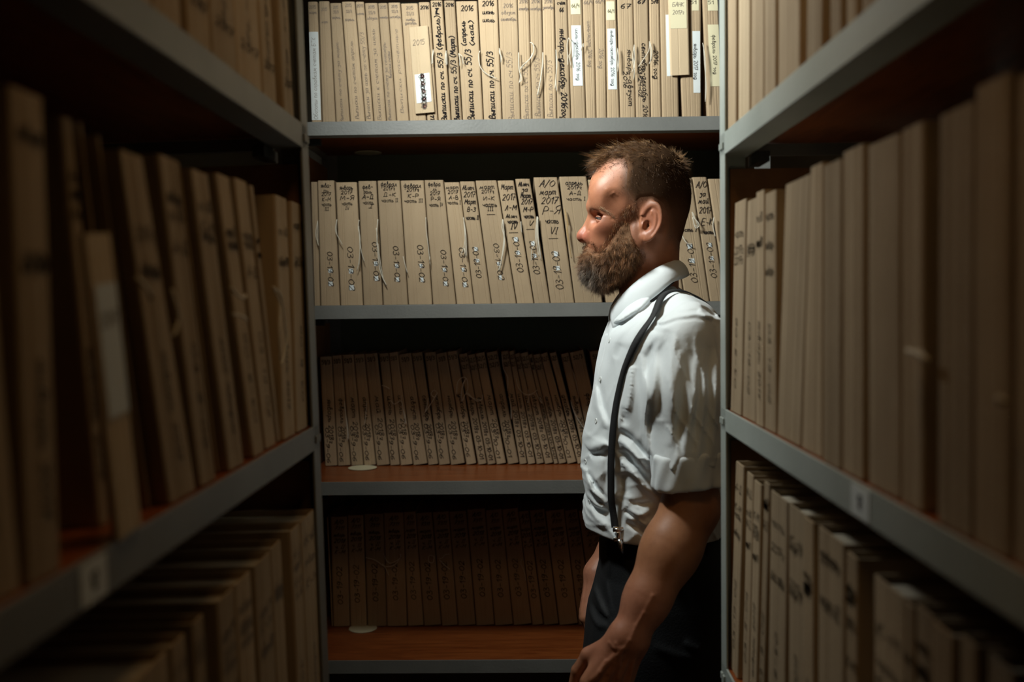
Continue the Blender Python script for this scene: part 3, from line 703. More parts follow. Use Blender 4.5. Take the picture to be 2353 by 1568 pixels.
# left middle row: (bottom left px, bottom right px, top left px, top y, depth offset)
L2 = [(-150,-80,-330,60,.008),(-72,60,-190,120,.006),(75,150,30,196,.004),
      (238,262,150,268,.03),(298,332,188,282,.03),(348,366,227,312,.02),(398,458,255,334,.006),
      (468,503,371,355,.006),(506,527,414,374,.016),(531,566,440,386,.006),
      (588,612,503,398,.006),(616,639,544,409,.008),(642,653,579,426,.01),(657,682,637,448,.006),(687,711,674,463,.006)]
qL = []
for (b0, b1, t0, yt, d) in L2:
    a = FL.along(b0, zL[2], d); t, zt = FL.hit(t0, yt, d); qL.append([a, t, zt, FL.along(b1, zL[2], d)-a])
for (a, t, zt, w), (b0, b1, t0, yt, d), i in zip(fit_row(qL), L2, range(99)):
    f = Folder(FL, (a, zL[2]), (a+w, zL[2]), (t, zt), (t+w, zt), d+.002, .25, f'dim out-of-focus folder, {ORD[len(L2)-1-i]} from the far post on the middle row at left', GL2)
    if f.W > .012: scrib(f, 2, 'marker', i)
    globals().setdefault('FLm', []).append(f)
# short pale board with a white label, leaning in front
fr = FL; z = zL[2]; a0 = fr.along(262, z, 0); a1 = fr.along(322, z, 0); t0, zt = fr.hit(182, 540, 0); w = fr.along(322, z, 0)-a0
f = Folder(fr, (a0, z), (a0+w*.93, z+.004), (t0, zt), (t0+w*.93, zt+.004), -.004, .005, 'pale short cardboard tag with a white label, propped against left folders', None, 'cardboard_pale', 0, 'cardboard_tag', 'tag', False)
f.patch(.12, .9, .035, .13); f.text('h', '2017', .5, .06, f.W*.6, .01, 'pencil', .0012, .1, .0009); f.finish()
SLO = -1
def SL(i, *pts, **k): string(FLm[i+SLO], pts, FL, 0.0, **k)
SL(11, (519,660),(530,680),(545,685),(552,678), r=.0014); SL(11, (524,722),(540,728),(556,735), r=.0014)
SL(13, (618,660),(632,680),(640,740),(644,790),(636,840), r=.0014); SL(13, (620,665),(629,700),(627,760),(634,830), r=.0012)
SL(8, (382,665),(385,700),(390,735),(384,775), r=.0016); SL(6, (300,640),(318,668),(330,690), r=.0016)
# left low row: top left px and y; leaning the other way
L3 = [(225,283,1525,.004),(300,384,1432,.004),(388,424,1372,.004),(440,466,1336,.006),(497,536,1299,.004),(538,575,1262,.004),(583,620,1229,.004),(621,645,1203,.006),(667,689,1176,.004),(690,722,1148,.004)]
for i, (t0, t1_, yt, d) in enumerate(L3):
    a, zt = FL.hit(t0, yt, d); a1, _ = FL.hit(t1_, yt, d); z = zL[3]; w = a1-a; zt = z+.315; ln = .012
    f = Folder(FL, (a+ln, z), (a+ln+w, z), (a, zt), (a+w, zt), d, .25, f'dim brown folder, {ORD[len(L3)-1-i]} from the far post on the low row at left', GL3)
    if f.W > .012: scrib(f, 3, 'pencil', i+40)
# right top row
R1s = [(1667,1690),(1696,1721),(1725,1753),(1755,1780),(1787,1835),(1852,1886),(1906,1930),(1943,1966),(1978,2020),(2024,2095),(2100,2190)]
for i, (b0, b1) in enumerate(R1s):
    z = zR[1]; a0 = FR.along(b0, z, .005); a1 = FR.along(b1, z, .005)
    f = Folder(FR, (a0, z), (a1, z), (a0+.004, z+.31), (a1+.004, z+.31), .005, .26,
               f'sunlit tan folder, {ORD[i]} from the far post on the top row at right'.replace('sunlit', 'lamplit'), GR1, 'cardboard' if i != 1 else 'cardboard_pale')
    if i == 9: f.patch(.1, .6, .2, .26, 'yellow_paper')
    f.finish()
# right middle row
R2s = [(1678,1702,1688,463),(1703,1735,1706,446),(1736,1753,1737,435),(1755,1781,1755,430),(1785,1838,1804,404),(1841,1888,1842,388),(1890,1930,1891,352),(1931,1981,1932,325),
       (1994,2066,1992,286),(2070,2118,2071,262),(2152,2232,2156,238),(2236,2318,2236,212),(2326,2440,2332,190)]
for i, (b0, b1, t0, yt) in enumerate(R2s):
    z = zR[2]; d = .005+random.uniform(0, .004); a0 = FR.along(b0, z, d); a1 = FR.along(b1, z, d); t, _ = FR.hit(t0, yt, d); h = .300+random.uniform(-.004, .006)
    f = Folder(FR, (a0, z), (a1, z), (t, z+h), (t+a1-a0, z+h), d, .26, f'tan folder, {ORD[i]} from the far post on the middle row at right', GR2)
    if i < 4: scrib(f, 2, 'pencil', i+80)
    globals().setdefault('FRm', []).append(f); f.finish()
def SR(i, *pts, **k): string(FRm[i], pts, FR, .003, **k)
SR(10, (2100,806),(2125,812),(2145,820),(2150,830), r=.0022); SR(10, (2106,812),(2140,806),(2152,834)); SR(12, (2318,930),(2324,915),(2333,925), r=.002)
# right low row
R3s = [(1668,1686,1687,1057),(1690,1704,1705,1064),(1706,1722,1722,1075),(1726,1744,1746,1090),(1748,1786,1758,1110),(1796,1832,1796,1143),(1842,1864,1842,1185),(1872,1930,1873,1198),(1932,1956,1934,1240),
       (1987,2056,1990,1313),(2060,2082,2062,1360),(2091,2130,2093,1392),(2136,2184,2137,1420),(2190,2228,2190,1455),(2240,2300,2240,1490)]
qR = []
for (b0, b1, t0, yt) in R3s:
    a0 = FR.hit(b0, 1540, .006)[0]; t, zt = FR.hit(t0, yt, .006); t1_ = FR.hit(b1-b0+t0, yt, .006)[0]
    qR.append([t+((a0-t)*.7 if b0 < 1750 else 0), t, zt, t1_-t])
for (a, t, zt, w), i in zip(fit_row(qR), range(99)):
    z = zR[3]; d = .006+random.uniform(0, .008); h = .318+random.uniform(-.006, .006)
    f = Folder(FR, (a, z), (a+w, z), (t, z+h), (t+w, z+h), d, .26, f'greyish tan folder, {ORD[i]} from the far post on the low row at right', GR3)
    if f.W > .012: scrib(f, 3, 'pencil', i+120)
    f.finish()
def shelf_note(fr, pts, zt, label):
    a0 = fr.along(pts[0], zt-.016, 0); a1 = fr.along(pts[1], zt-.016, 0)
    b = MB(); b.box(a0, a1, -.0008, 0.0002, zt-.031, zt-.003)
    o = b.build('shelf_label', M['white_paper']); o.matrix_world = fr.M; tag(o, label, 'label')
    w, st = layout('12', 0)
    for q in st:
        pass
    f2 = MB()
    for q in st:
        pp = [((a0+a1)/2+(x-w/2)*.0011, -.0012, zt-.022+y*.0011) for x, y in q]; f2.tube(pp, .0006, 4)
    f2.build('handwriting', M['marker'], o)
shelf_note(FL, (183, 243), zL[2], 'small square numbered paper label stuck on the left rack shelf edge')
shelf_note(FR, (1958, 1999), zR[2], 'small pale numbered label stuck on the right rack shelf edge')
# ------------------------------------------------------------------ ceiling lamp and added fill lamp (above the frame)
for (x, y, z, lab) in ((-0.38, 1.72, 2.36, 'square ceiling lamp over the cross aisle'), (0.0, 0.70, 2.60, 'added dim warm fill lamp over the camera aisle')):
    r = root('overhead_lamp', lab, 'lamp', Matrix.Translation((x, y, z)))
    b = MB(); b.box(-.17, .17, -.17, .17, .03, .05, .004); b.box(-.012, .012, -.012, .012, .05, CEIL-z); b.build('lamp_housing', M['paint'], r)

# ------------------------------------------------------------------ implicit surfaces -> mesh
def grid(lo, hi, h):
    n = [int(math.ceil((hi[i]-lo[i])/h))+1 for i in range(3)]
    X, Y, Z = np.meshgrid(*[lo[i]+np.arange(n[i])*h for i in range(3)], indexing='ij')
    return X.astype(np.float32), Y.astype(np.float32), Z.astype(np.float32)
def surface_nets(F, lo, h):
    s = F < 0
    nx, ny, nz = F.shape
    acc = np.zeros((nx-1, ny-1, nz-1, 3), np.float32); cnt = np.zeros((nx-1, ny-1, nz-1), np.float32)
    off = [(i, j, k) for i in (0, 1) for j in (0, 1) for k in (0, 1)]
    for a in off:
        for ax in range(3):
            if a[ax]: continue
            b = list(a); b[ax] = 1
            A = F[a[0]:nx-1+a[0], a[1]:ny-1+a[1], a[2]:nz-1+a[2]]; B = F[b[0]:nx-1+b[0], b[1]:ny-1+b[1], b[2]:nz-1+b[2]]
            m = (A < 0) != (B < 0)
            t = np.where(m, A/np.where(m, A-B, 1), 0)
            for c in range(3):
                acc[..., c] += np.where(m, a[c]+(t if c == ax else 0), 0)
            cnt += m
    act = cnt > 0
    idx = -np.ones(act.shape, np.int64); idx[act] = np.arange(act.sum())
    ii = np.argwhere(act)
    V = (ii + acc[act]/cnt[act][:, None])*h + np.array(lo)
    faces = []
    for ax in range(3):
        sl0 = [slice(0, None)]*3; sl1 = [slice(0, None)]*3
        sl0[ax] = slice(0, -1); sl1[ax] = slice(1, None)
        A = s[tuple(sl0)]; B = s[tuple(sl1)]
        e = np.argwhere(A != B)
        u, v = [(1, 2), (2, 0), (0, 1)][ax]
        ok = (e[:, u] > 0) & (e[:, v] > 0) & (e[:, u] < F.shape[u]-1) & (e[:, v] < F.shape[v]-1)
        e = e[ok]
        def cell(du, dv):
            q = e.copy(); q[:, u] -= du; q[:, v] -= dv; return idx[q[:, 0], q[:, 1], q[:, 2]]
        q = np.stack([cell(1, 1), cell(0, 1), cell(0, 0), cell(1, 0)], 1)
        flip = ~A[e[:, 0], e[:, 1], e[:, 2]]
        q[flip] = q[flip][:, ::-1]
        faces.append(q)
    Fc = np.concatenate(faces); Fc = Fc[(Fc >= 0).all(1)]
    return V, Fc
def np_mesh(name, V, Q, material, parent=None, attrs=None):
    me = bpy.data.meshes.new(name); V = np.asarray(V, np.float32); n = len(Q); k = Q.shape[1]
    me.vertices.add(len(V)); me.vertices.foreach_set('co', V.ravel())
    me.loops.add(n*k); me.loops.foreach_set('vertex_index', Q.astype(np.int32).ravel())
    me.polygons.add(n); me.polygons.foreach_set('loop_start', (np.arange(n)*k).astype(np.int32)); me.polygons.foreach_set('loop_total', np.full(n, k, np.int32))
    me.update(calc_edges=True); me.validate()
    me.polygons.foreach_set('use_smooth', [True]*len(me.polygons))
    for an, av in (attrs or {}).items():
        at = me.color_attributes.new(an, 'FLOAT_COLOR', 'POINT') if np.ndim(av) == 2 else me.attributes.new(an, 'FLOAT', 'POINT')
        if np.ndim(av) == 2: at.data.foreach_set('color', np.asarray(av, np.float32).ravel())
        else: at.data.foreach_set('value', np.asarray(av, np.float32))
    me.materials.append(material)
    o = bpy.data.objects.new(name, me); COL.objects.link(o)
    if parent is not None: o.parent = parent
    return o
def smin(a, b, k):
    h = np.clip(0.5+0.5*(b-a)/k, 0, 1); return b*(1-h)+a*h-k*h*(1-h)
def smax(a, b, k): return -smin(-a, -b, k)
def cone(X, Y, Z, a, b, ra, rb, sx=1.0, sy=1.0, sz=1.0):
    ax, ay, az = a; bx, by, bz = b[0]-a[0], b[1]-a[1], b[2]-a[2]
    l2 = bx*bx+by*by+bz*bz+1e-12
    px, py, pz = X-ax, Y-ay, Z-az
    t = np.clip((px*bx+py*by+pz*bz)/l2, 0, 1)
    return np.sqrt(((px-t*bx)/sx)**2+((py-t*by)/sy)**2+((pz-t*bz)/sz)**2)-(ra+t*(rb-ra))
def ell(X, Y, Z, c, r):
    q = np.sqrt(((X-c[0])/r[0])**2+((Y-c[1])/r[1])**2+((Z-c[2])/r[2])**2)
    q2 = np.sqrt(((X-c[0])/r[0]**2)**2+((Y-c[1])/r[1]**2)**2+((Z-c[2])/r[2]**2)**2)+1e-9
    return q*(q-1)/q2
def poly_sd(PX, PZ, poly):
    """signed distance (negative inside) to a 2-D polygon"""
    poly = np.array(poly, float); n = len(poly); d = np.full(PX.shape, 1e9); inside = np.zeros(PX.shape, bool)
    for i in range(n):
        a = poly[i]; b = poly[(i+1) % n]; e = b-a; wx = PX-a[0]; wz = PZ-a[1]
        t = np.clip((wx*e[0]+wz*e[1])/(e@e+1e-12), 0, 1)
        d = np.minimum(d, (wx-e[0]*t)**2+(wz-e[1]*t)**2)
        c = (a[1] > PZ) != (b[1] > PZ)
        xs = a[0]+(PZ-a[1])*(b[0]-a[0])/(b[1]-a[1]+1e-12)
        inside ^= c & (PX < xs)
    d = np.sqrt(d); return np.where(inside, -d, d)
def sstep(a, b, x):
    t = np.clip((x-a)/(b-a), 0, 1); return t*t*(3-2*t)

# ------------------------------------------------------------------ materials of the person
m, nt, b = mat('skin'); at = nt.nodes.new('ShaderNodeAttribute'); at.attribute_name = 'tone'
n = nd(nt, 'ShaderNodeTexNoise', Scale=60.0, Detail=5); tc = nt.nodes.new('ShaderNodeTexCoord'); nt.links.new(tc.outputs['Object'], n.inputs['Vector'])
mx = nd(nt, 'ShaderNodeMix', data_type='RGBA', blend_type='MULTIPLY'); mx.inputs[0].default_value = 0.35
nt.links.new(at.outputs['Color'], mx.inputs[6]); r_ = nt.nodes.new('ShaderNodeValToRGB'); r_.color_ramp.elements[0].color = (0.62, 0.5, 0.45, 1); r_.color_ramp.elements[1].color = (1, 1, 1, 1)
r_.color_ramp.elements[0].position = 0.3; r_.color_ramp.elements[1].position = 0.65
nt.links.new(n.outputs['Fac'], r_.inputs[0]); nt.links.new(r_.outputs[0], mx.inputs[7]); nt.links.new(mx.outputs[2], b.inputs['Base Color'])
b.inputs['Roughness'].default_value = 0.47; b.inputs['Specular IOR Level'].default_value = 0.42
b.inputs['Subsurface Weight'].default_value = 0.12; b.inputs['Subsurface Radius'].default_value = (0.012, 0.005, 0.003); b.inputs['Subsurface Scale'].default_value = 0.5
n2 = nd(nt, 'ShaderNodeTexNoise', Scale=700.0, Detail=3); nt.links.new(tc.outputs['Object'], n2.inputs['Vector'])
n3 = nd(nt, 'ShaderNodeTexNoise', Scale=140.0, Detail=4); nt.links.new(tc.outputs['Object'], n3.inputs['Vector'])
ad = nd(nt, 'ShaderNodeMath', operation='ADD'); nt.links.new(n2.outputs['Fac'], ad.inputs[0]); nt.links.new(n3.outputs['Fac'], ad.inputs[1])
bp = nd(nt, 'ShaderNodeBump', Strength=0.20, Distance=0.0010); nt.links.new(ad.outputs[0], bp.inputs['Height']); nt.links.new(bp.outputs[0], b.inputs['Normal'])
M['skin'] = m
m, nt, b = mat('hair'); at = nt.nodes.new('ShaderNodeAttribute'); at.attribute_name = 'tone'
nt.links.new(at.outputs['Color'], b.inputs['Base Color']); b.inputs['Roughness'].default_value = 0.45; b.inputs['Specular IOR Level'].default_value = 0.4; M['hair'] = m
m = m.copy(); m.name = 'hair_mass'; b = m.node_tree.nodes['Principled BSDF']; b.inputs['Roughness'].default_value = 1.0; b.inputs['Specular IOR Level'].default_value = 0.0; M['hair_mass'] = m
m, nt, b = mat('shirt_cotton'); noise_col(nt, b, (0.77, 0.82, 0.84), (0.81, 0.86, 0.88), 8, 3, rough=0.75, bump=(45, 0.35))
b.inputs['Sheen Weight'].default_value = 0.15; b.inputs['Subsurface Weight'].default_value = 0.05; b.inputs['Subsurface Radius'].default_value = (0.01, 0.01, 0.01); M['shirt'] = m
m, nt, b = mat('trouser_cloth'); noise_col(nt, b, (0.0045, 0.0055, 0.007), (0.008, 0.0095, 0.012), 30, 4, rough=0.75, bump=(300, 0.3)); M['trousers'] = m
m, nt, b = mat('elastic'); noise_col(nt, b, (0.007, 0.007, 0.008), (0.012, 0.012, 0.0135), 300, 2, rough=0.7, bump=(700, 0.4)); M['elastic'] = m
M['shoe'] = simple('shoe_leather', (0.02, 0.013, 0.01), 0.35)
M['button'] = simple('button_plastic', (0.72, 0.75, 0.74), 0.3)
M['eyewhite'] = simple('eye_white', (0.34, 0.30, 0.28), 0.15)
M['iris'] = simple('iris', (0.05, 0.09, 0.10), 0.1)

# ------------------------------------------------------------------ the man
YM = 1.90
man = root('person', 'bearded man in profile wearing a white shirt with rolled sleeves, black suspenders and black trousers', 'person', Matrix.Translation((0.26, YM, 0.0)))
MINV = Matrix.Translation((-0.26, -YM, 0.0))
def to_man(V): return np.asarray(V)-np.array((0.26, YM, 0.0))
HO = P(1470, 500, YM); HS = 1.012
HF = Vector((-0.994, 0.11, 0)).normalized(); HL = Vector((0, 0, 1)).cross(HF); HU = Vector((0, 0, 1))
HRT = np.array([HF, HL, HU])            # rows: head axes in world
def h2w(V): return np.array(HO)+(np.asarray(V)@HRT)*HS
def w2h(V): return ((np.asarray(V)-np.array(HO))/HS)@HRT.T

def head_sdf(X, Y, Z, ear=True):
    A = np.abs(Y)
    d = ell(X, Y, Z, (0.002, 0, 0.045), (0.094, 0.0765, 0.086))
    d = smin(d, ell(X, Y, Z, (-0.020, 0, 0.015), (0.066, 0.070, 0.070)), 0.02)
    d = smin(d, ell(X, A, Z, (0.046, 0.0, -0.030), (0.052, 0.060, 0.068)), 0.025)       # mid face
    d = smin(d, ell(X, A, Z, (0.052, 0.040, 0.035), (0.038, 0.030, 0.040)), 0.02)       # forehead sides
    d = smin(d, cone(X, A, Z, (0.000, 0.056, -0.055), (0.070, 0.018, -0.092), 0.017, 0.017), 0.022)   # jaw
    d = smin(d, ell(X, A, Z, (0.074, 0, -0.090), (0.024, 0.024, 0.020)), 0.015)         # chin
    d = smin(d, ell(X, A, Z, (0.083, 0, -0.060), (0.016, 0.027, 0.020)), 0.014)         # mouth mound
    d = smin(d, ell(X, A, Z, (0.058, 0.046, -0.016), (0.022, 0.018, 0.016)), 0.018)     # cheekbone
    d = smin(d, cone(X, A, Z, (0.088, 0.010, 0.022), (0.070, 0.046, 0.022), 0.0105, 0.009), 0.012)  # brow ridge
    d = smax(d, -ell(X, A, Z, (0.0885, 0.0400, -0.0030), (0.0290, 0.0215, 0.0125)), 0.010)     # eye socket
    eb = np.sqrt((X-0.0665)**2+(A-0.034)**2+(Z+0.004)**2)
    d = smin(d, eb-0.0145, 0.0040)                                                       # lids
    slit = np.abs(Z-(-0.0035-0.22*(0.078-X))) - 0.0017
    d = smax(d, -np.maximum(np.maximum(slit, 0.0122-eb), eb-0.0165), 0.0008)
    # upper lid crease and crow's feet
    for zz, am in ((0.0035, 0.0016),):
        d = d+am*np.exp(-((Z-(zz-0.25*(0.078-X)))/0.0012)**2)*np.exp(-((X-0.070)/0.011)**2)*(A > 0.01)
    for sl in (-0.35, 0.0, 0.35):
        t = 0.054-X
        d = d+0.0006*np.exp(-((Z-(-0.007+sl*t))/0.0010)**2)*sstep(0, 0.004, t)*(1-sstep(0.010, 0.016, t))
    # nose
    nb = cone(X, Y, Z, (0.0855, 0, 0.008), (0.1015, 0, -0.026), 0.0085, 0.0105, 1.0, 0.85)
    nb = smin(nb, ell(X, Y, Z, (0.1045, 0, -0.0330), (0.0145, 0.0135, 0.0128)), 0.008)
    nb = smin(nb, ell(X, A, Z, (0.0930, 0.0140, -0.0365), (0.0130, 0.0082, 0.0108)), 0.005)
    nb = smin(nb, cone(X, A, Z, (0.080, 0.004, 0.000), (0.086, 0.013, -0.030), 0.008, 0.010), 0.010)
    d = smin(d, nb, 0.007)
    d = smax(d, -ell(X, A, Z, (0.0985, 0.0068, -0.0455), (0.0070, 0.0035, 0.0048)), 0.002)   # nostrils
    d = d+0.0010*np.exp(-((np.sqrt((X-0.0930)**2+((Z+0.0365)*1.15)**2)-0.0140)/0.0018)**2)*(X < 0.095)*(A > .008)*(A < .026)
    # lips
    d = smin(d, cone(X, A, Z, (0.0935, 0, -0.0585), (0.082, 0.020, -0.0625), 0.0055, 0.003), 0.004)
    d = smin(d, cone(X, A, Z, (0.0925, 0, -0.0700), (0.081, 0.019, -0.0660), 0.0065, 0.003), 0.004)
    d = smax(d, -cone(X, A, Z, (0.101, 0, -0.0640), (0.080, 0.026, -0.0640), 0.0014, 0.0008), 0.002)
    # forehead veins / temple dent
    d = smax(d, -ell(X, A, Z, (0.050, 0.083, 0.020), (0.020, 0.014, 0.022)), 0.012)
    vein = [(0.060, 0.046), (0.052, 0.036), (0.046, 0.040), (0.040, 0.035)]
    for p, q in zip(vein[:-1], vein[1:]):
        e0, e1 = q[0]-p[0], q[1]-p[1]; t = np.clip(((X-p[0])*e0+(Z-p[1])*e1)/(e0*e0+e1*e1), 0, 1)
        dd = np.sqrt((X-p[0]-t*e0)**2+(Z-p[1]-t*e1)**2); d = d-0.0006*np.exp(-(dd/0.0018)**2)
    # neck
    neck = cone(X, Y, Z, (-0.018, 0, -0.035), (-0.014, 0, -0.22), 0.056, 0.055, 1.0, 0.97)
    neck = smin(neck, cone(X, A, Z, (-0.035, 0.050, -0.035), (0.020, 0.020, -0.17), 0.016, 0.013), 0.012)   # sternomastoid
    d = smin(d, neck, 0.022)
    if ear:
        d = smin(d, ell(X, A, Z, (0.004, 0.062, -0.040), (0.014, 0.010, 0.026)), 0.012)
        # ear plate leaning out from the head
        ex, ez = X+0.0195, Z+0.0145
        ca, sa = math.cos(0.20), math.sin(0.20)
        u, v = ex*ca+ez*sa, -ex*sa+ez*ca                # u forward, v up in the ear's own tilt
        base = 0.0705+0.42*np.clip(0.016-u, 0, 0.04)*1.0     # distance from mid-plane grows to the back
        w = A-base
        egg = 1.0-0.22*np.clip(-v/0.033, 0, 1)
        rr = np.sqrt((u/(0.0185*egg))**2+(v/0.0335)**2)
        plate = np.maximum((rr-1.0)*0.018, np.abs(w)-0.0030)
        rim = np.sqrt(((rr-0.93)*0.018)**2+(w-0.0030)**2)-0.0032
        rim = np.where((u > 0.006) & (v < 0.008), np.maximum(rim, 0.004), rim)
        ah = np.sqrt((np.sqrt(((u-0.001)/0.0098)**2+((v+0.002)/0.020)**2)-1.0)**2*0.0001+(w-0.0025)**2)-0.0026
        ah = np.where((u > 0.003), np.maximum(ah, 0.003), ah)
        e = smin(plate, rim, 0.002); e = smin(e, ah, 0.0025)
        lobe = ell(u, v, w, (0.003, -0.0275, 0.0015), (0.0098, 0.0085, 0.0048)); e = smin(e, lobe, 0.003)
        trag = ell(u, v, w, (0.0125, -0.0085, 0.0015), (0.0042, 0.0065, 0.0045)); e = smin(e, trag, 0.003)
        e = smax(e, -ell(u, v, w, (0.0050, -0.0080, 0.0045), (0.0072, 0.0100, 0.0075)), 0.0015)
        d = smin(d, e, 0.007)
    return d
HSTEP = 0.00165
lo = (-0.108, -0.108, -0.205); hi = (0.132, 0.108, 0.150)
X, Y, Z = grid(lo, hi, HSTEP)
Fh = head_sdf(X, Y, Z)
Fh = np.maximum(Fh, -(Z+0.195))
Vh, Qh = surface_nets(Fh, lo, HSTEP)
BEARD = [(.135,-.046),(.1085,-.047),(.094,-.0455),(.084,-.052),(.0755,-.060),(.062,-.047),(.052,-.030),(.040,-.010),(.030,.004),(.022,.014),(.009,.016),(.004,-.010),(.001,-.045),(-.006,-.062),(-.008,-.080),(.012,-.107),(.030,-.124),(.050,-.138),(.075,-.150),(.14,-.15)]
HAIR = [(.115,.092),(.082,.088),(.066,.101),(.050,.104),(.030,.100),(.026,.085),(.030,.062),(.032,.046),(.024,.032),(.016,.020),(.007,.012),(.002,.016),(-.004,.022),(-.020,.023),(-.036,.014),(-.043,-.005),(-.046,-.020),(-.055,-.040),(-.068,-.056),(-.13,-.060),(-.13,.18),(.115,.18)]
def tone_head(V):
    x, y, z = V[:, 0], V[:, 1], V[:, 2]
    base = np.array((0.47, 0.195, 0.105)); C = np.tile(base, (len(V), 1))
    def mixc(c, w):
        nonlocal C
        C = C*(1-w[:, None])+np.array(c)*w[:, None]
    nose = np.exp(-(((x-.108)/.016)**2+((z+.034)/.014)**2)); mixc((0.48, 0.13, 0.09), nose*0.7)
    mixc((0.48, 0.16, 0.10), np.exp(-(((x-.07)/.02)**2+((z+.02)/.016)**2))*0.4)
    earw = (np.abs(y) > 0.074)*np.exp(-(((x+.02)/.03)**2+((z+.014)/.04)**2)); mixc((0.36, 0.125, 0.065), earw*0.8)
    lips = np.exp(-(((x-.095)/.012)**2+((z+.066)/.008)**2)); mixc((0.36, 0.12, 0.10), lips*0.8)
    mixc((0.26, 0.11, 0.07), np.exp(-(((x-.070)/.012)**2+((z+.005)/.008)**2))*0.45)
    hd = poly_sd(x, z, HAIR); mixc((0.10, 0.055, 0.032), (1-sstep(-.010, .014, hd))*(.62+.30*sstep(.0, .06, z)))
    bd = poly_sd(x, z, BEARD); mixc((0.24, 0.095, 0.048), (1-sstep(-.004, .006, bd))*0.75*(1-lips))
    return np.concatenate([C, np.ones((len(V), 1))], 1)

# arms and hands -----------------------------------------------------
def arm_and_hand(sh, el, wr, kn, across, curl, rs, thumb_fwd, name_veins=True):
    """prims: list of (a,b,ra,rb,k). kn: centre of the knuckle line; across: unit vector along the knuckles (index -> little); palm bends towards 'pn'"""
    sh, el, wr, kn = [np.array(q, float) for q in (sh, el, wr, kn)]
    out = [(sh, el, .036, .043, .02), (el, el+(wr-el)*.35, .043, .0470, .03), (el+(wr-el)*.30, el+(wr-el)*.72, .0470, .0375, .02), (el+(wr-el)*.7, wr, .0375, .0285, .015)]
    ac = np.array(across, float); ac /= np.linalg.norm(ac)
    f = kn-wr; L = np.linalg.norm(f); f /= L
    pn = np.cross(f, ac); pn /= np.linalg.norm(pn)
    if pn@np.array(thumb_fwd) < 0: pn = -pn
    out.append((wr-ac*.010, wr+ac*.010, .023, .023, .015))
    palmcone = []
    offs = [-.031, -.0105, .0105, .030]; kr = [.0125, .0128, .0122, .0108]; ln = [1.0, 1.05, 1.0, .9]
    ph = [(.043, .026, .021), (.047, .030, .022), (.044, .028, .022), (.034, .021, .019)]
    for o, r, l, p in zip(offs, kr, ln, ph):
        b0 = wr+ac*o*.45; k0 = wr+f*L*l+ac*o
        out.append((b0, k0, .0175, r+.001, .012))
        th = 0.25; pos = k0; dirv = f; rr = r*.82
        for j, s_ in enumerate(p):
            th = curl[j]
            dirv = dirv*math.cos(th)+pn*math.sin(th); dirv /= np.linalg.norm(dirv)
            nx = pos+dirv*s_; out.append((pos, nx, rr, rr*.9, .004)); pos = nx; rr *= .92
    # thumb
    t0 = wr+f*L*.18-ac*.024+pn*.008; t1 = t0+f*.038-ac*.016+pn*.016; t2 = t1+f*.032-ac*.002+pn*.010; t3 = t2+f*.026+ac*.006+pn*.006
    out += [(wr+f*L*.10-ac*.012, t1, .016, .0135, .012), (t1, t2, .012, .0108, .004), (t2, t3, .0108, .0085, .003)]
    tendons = []
    for o, l in zip(offs, ln):
        tendons.append((wr+f*.012+ac*o*.35-pn*.021, wr+f*L*l*.9+ac*o-pn*.0125))
    return out, tendons, pn, f, ac
def eval_prims(X, Y, Z, prims):
    d = None
    for a, b_, ra, rb, k in prims:
        c = cone(X, Y, Z, a, b_, ra, rb)
        d = c if d is None else smin(d, c, k)
    return d
YA = 1.665
sh = P(1580, 785, YA); el = P(1588, 1165, YA); wr = P(1444, 1468, 1.60); kn = P(1390, 1584, 1.590)
prA, tenA, pnA, fA, acA = arm_and_hand(sh, el, wr, kn, (0.84, 0.15, -0.42), (.45, .7, .5), 1, (0, 1, 0))
# near hand: back of the hand turned to the camera, thumb edge forward
YF = 2.125
shF = P(1560, 765, 2.13); elF = P(1530, 1120, 2.19); wrF = P(1372, 1318, 2.115); knF = P(1346, 1410, 2.09)
prB, tenB, pnB, fB_, acB = arm_and_hand(shF, elF, wrF, knF, (0.05, 1.0, 0.0), (.6, .9, .6), 1, (1, 0, 0))
def tone_arm(V, wrist, kn_):
    t = np.linalg.norm(V-np.array(wrist), axis=1); w = np.exp(-(np.maximum(t-.06, 0)/.05)**2)
    C = np.array((0.42, 0.19, 0.095))[None]*(1-w[:, None]*0.6)+np.array((0.46, 0.19, 0.125))[None]*w[:, None]*0.6
    return np.concatenate([C, np.ones((len(V), 1))], 1)
def arm_mesh(prims, tendons, lo, hi, h, veins=()):
    X, Y, Z = grid(lo, hi, h)
    d = eval_prims(X, Y, Z, prims)
    for a, b_ in tendons: d = smin(d, cone(X, Y, Z, a, b_, .0030, .0026), .006)
    for pl, r in veins:
        for p, q in zip(pl[:-1], pl[1:]): d = smin(d, cone(X, Y, Z, p, q, r, r), .004)
    return surface_nets(d, lo, h)
def bounds(prims, pad):
    pts = np.array([q for p in prims for q in (p[0], p[1])]); return pts.min(0)-pad, pts.max(0)+pad
la, ha = bounds(prA, .06); lb, hb = bounds(prB, .06)
VA, QA = arm_mesh(prA, tenA, la, ha, .0022)
VB, QB = arm_mesh(prB, tenB, lb, hb, .0030)
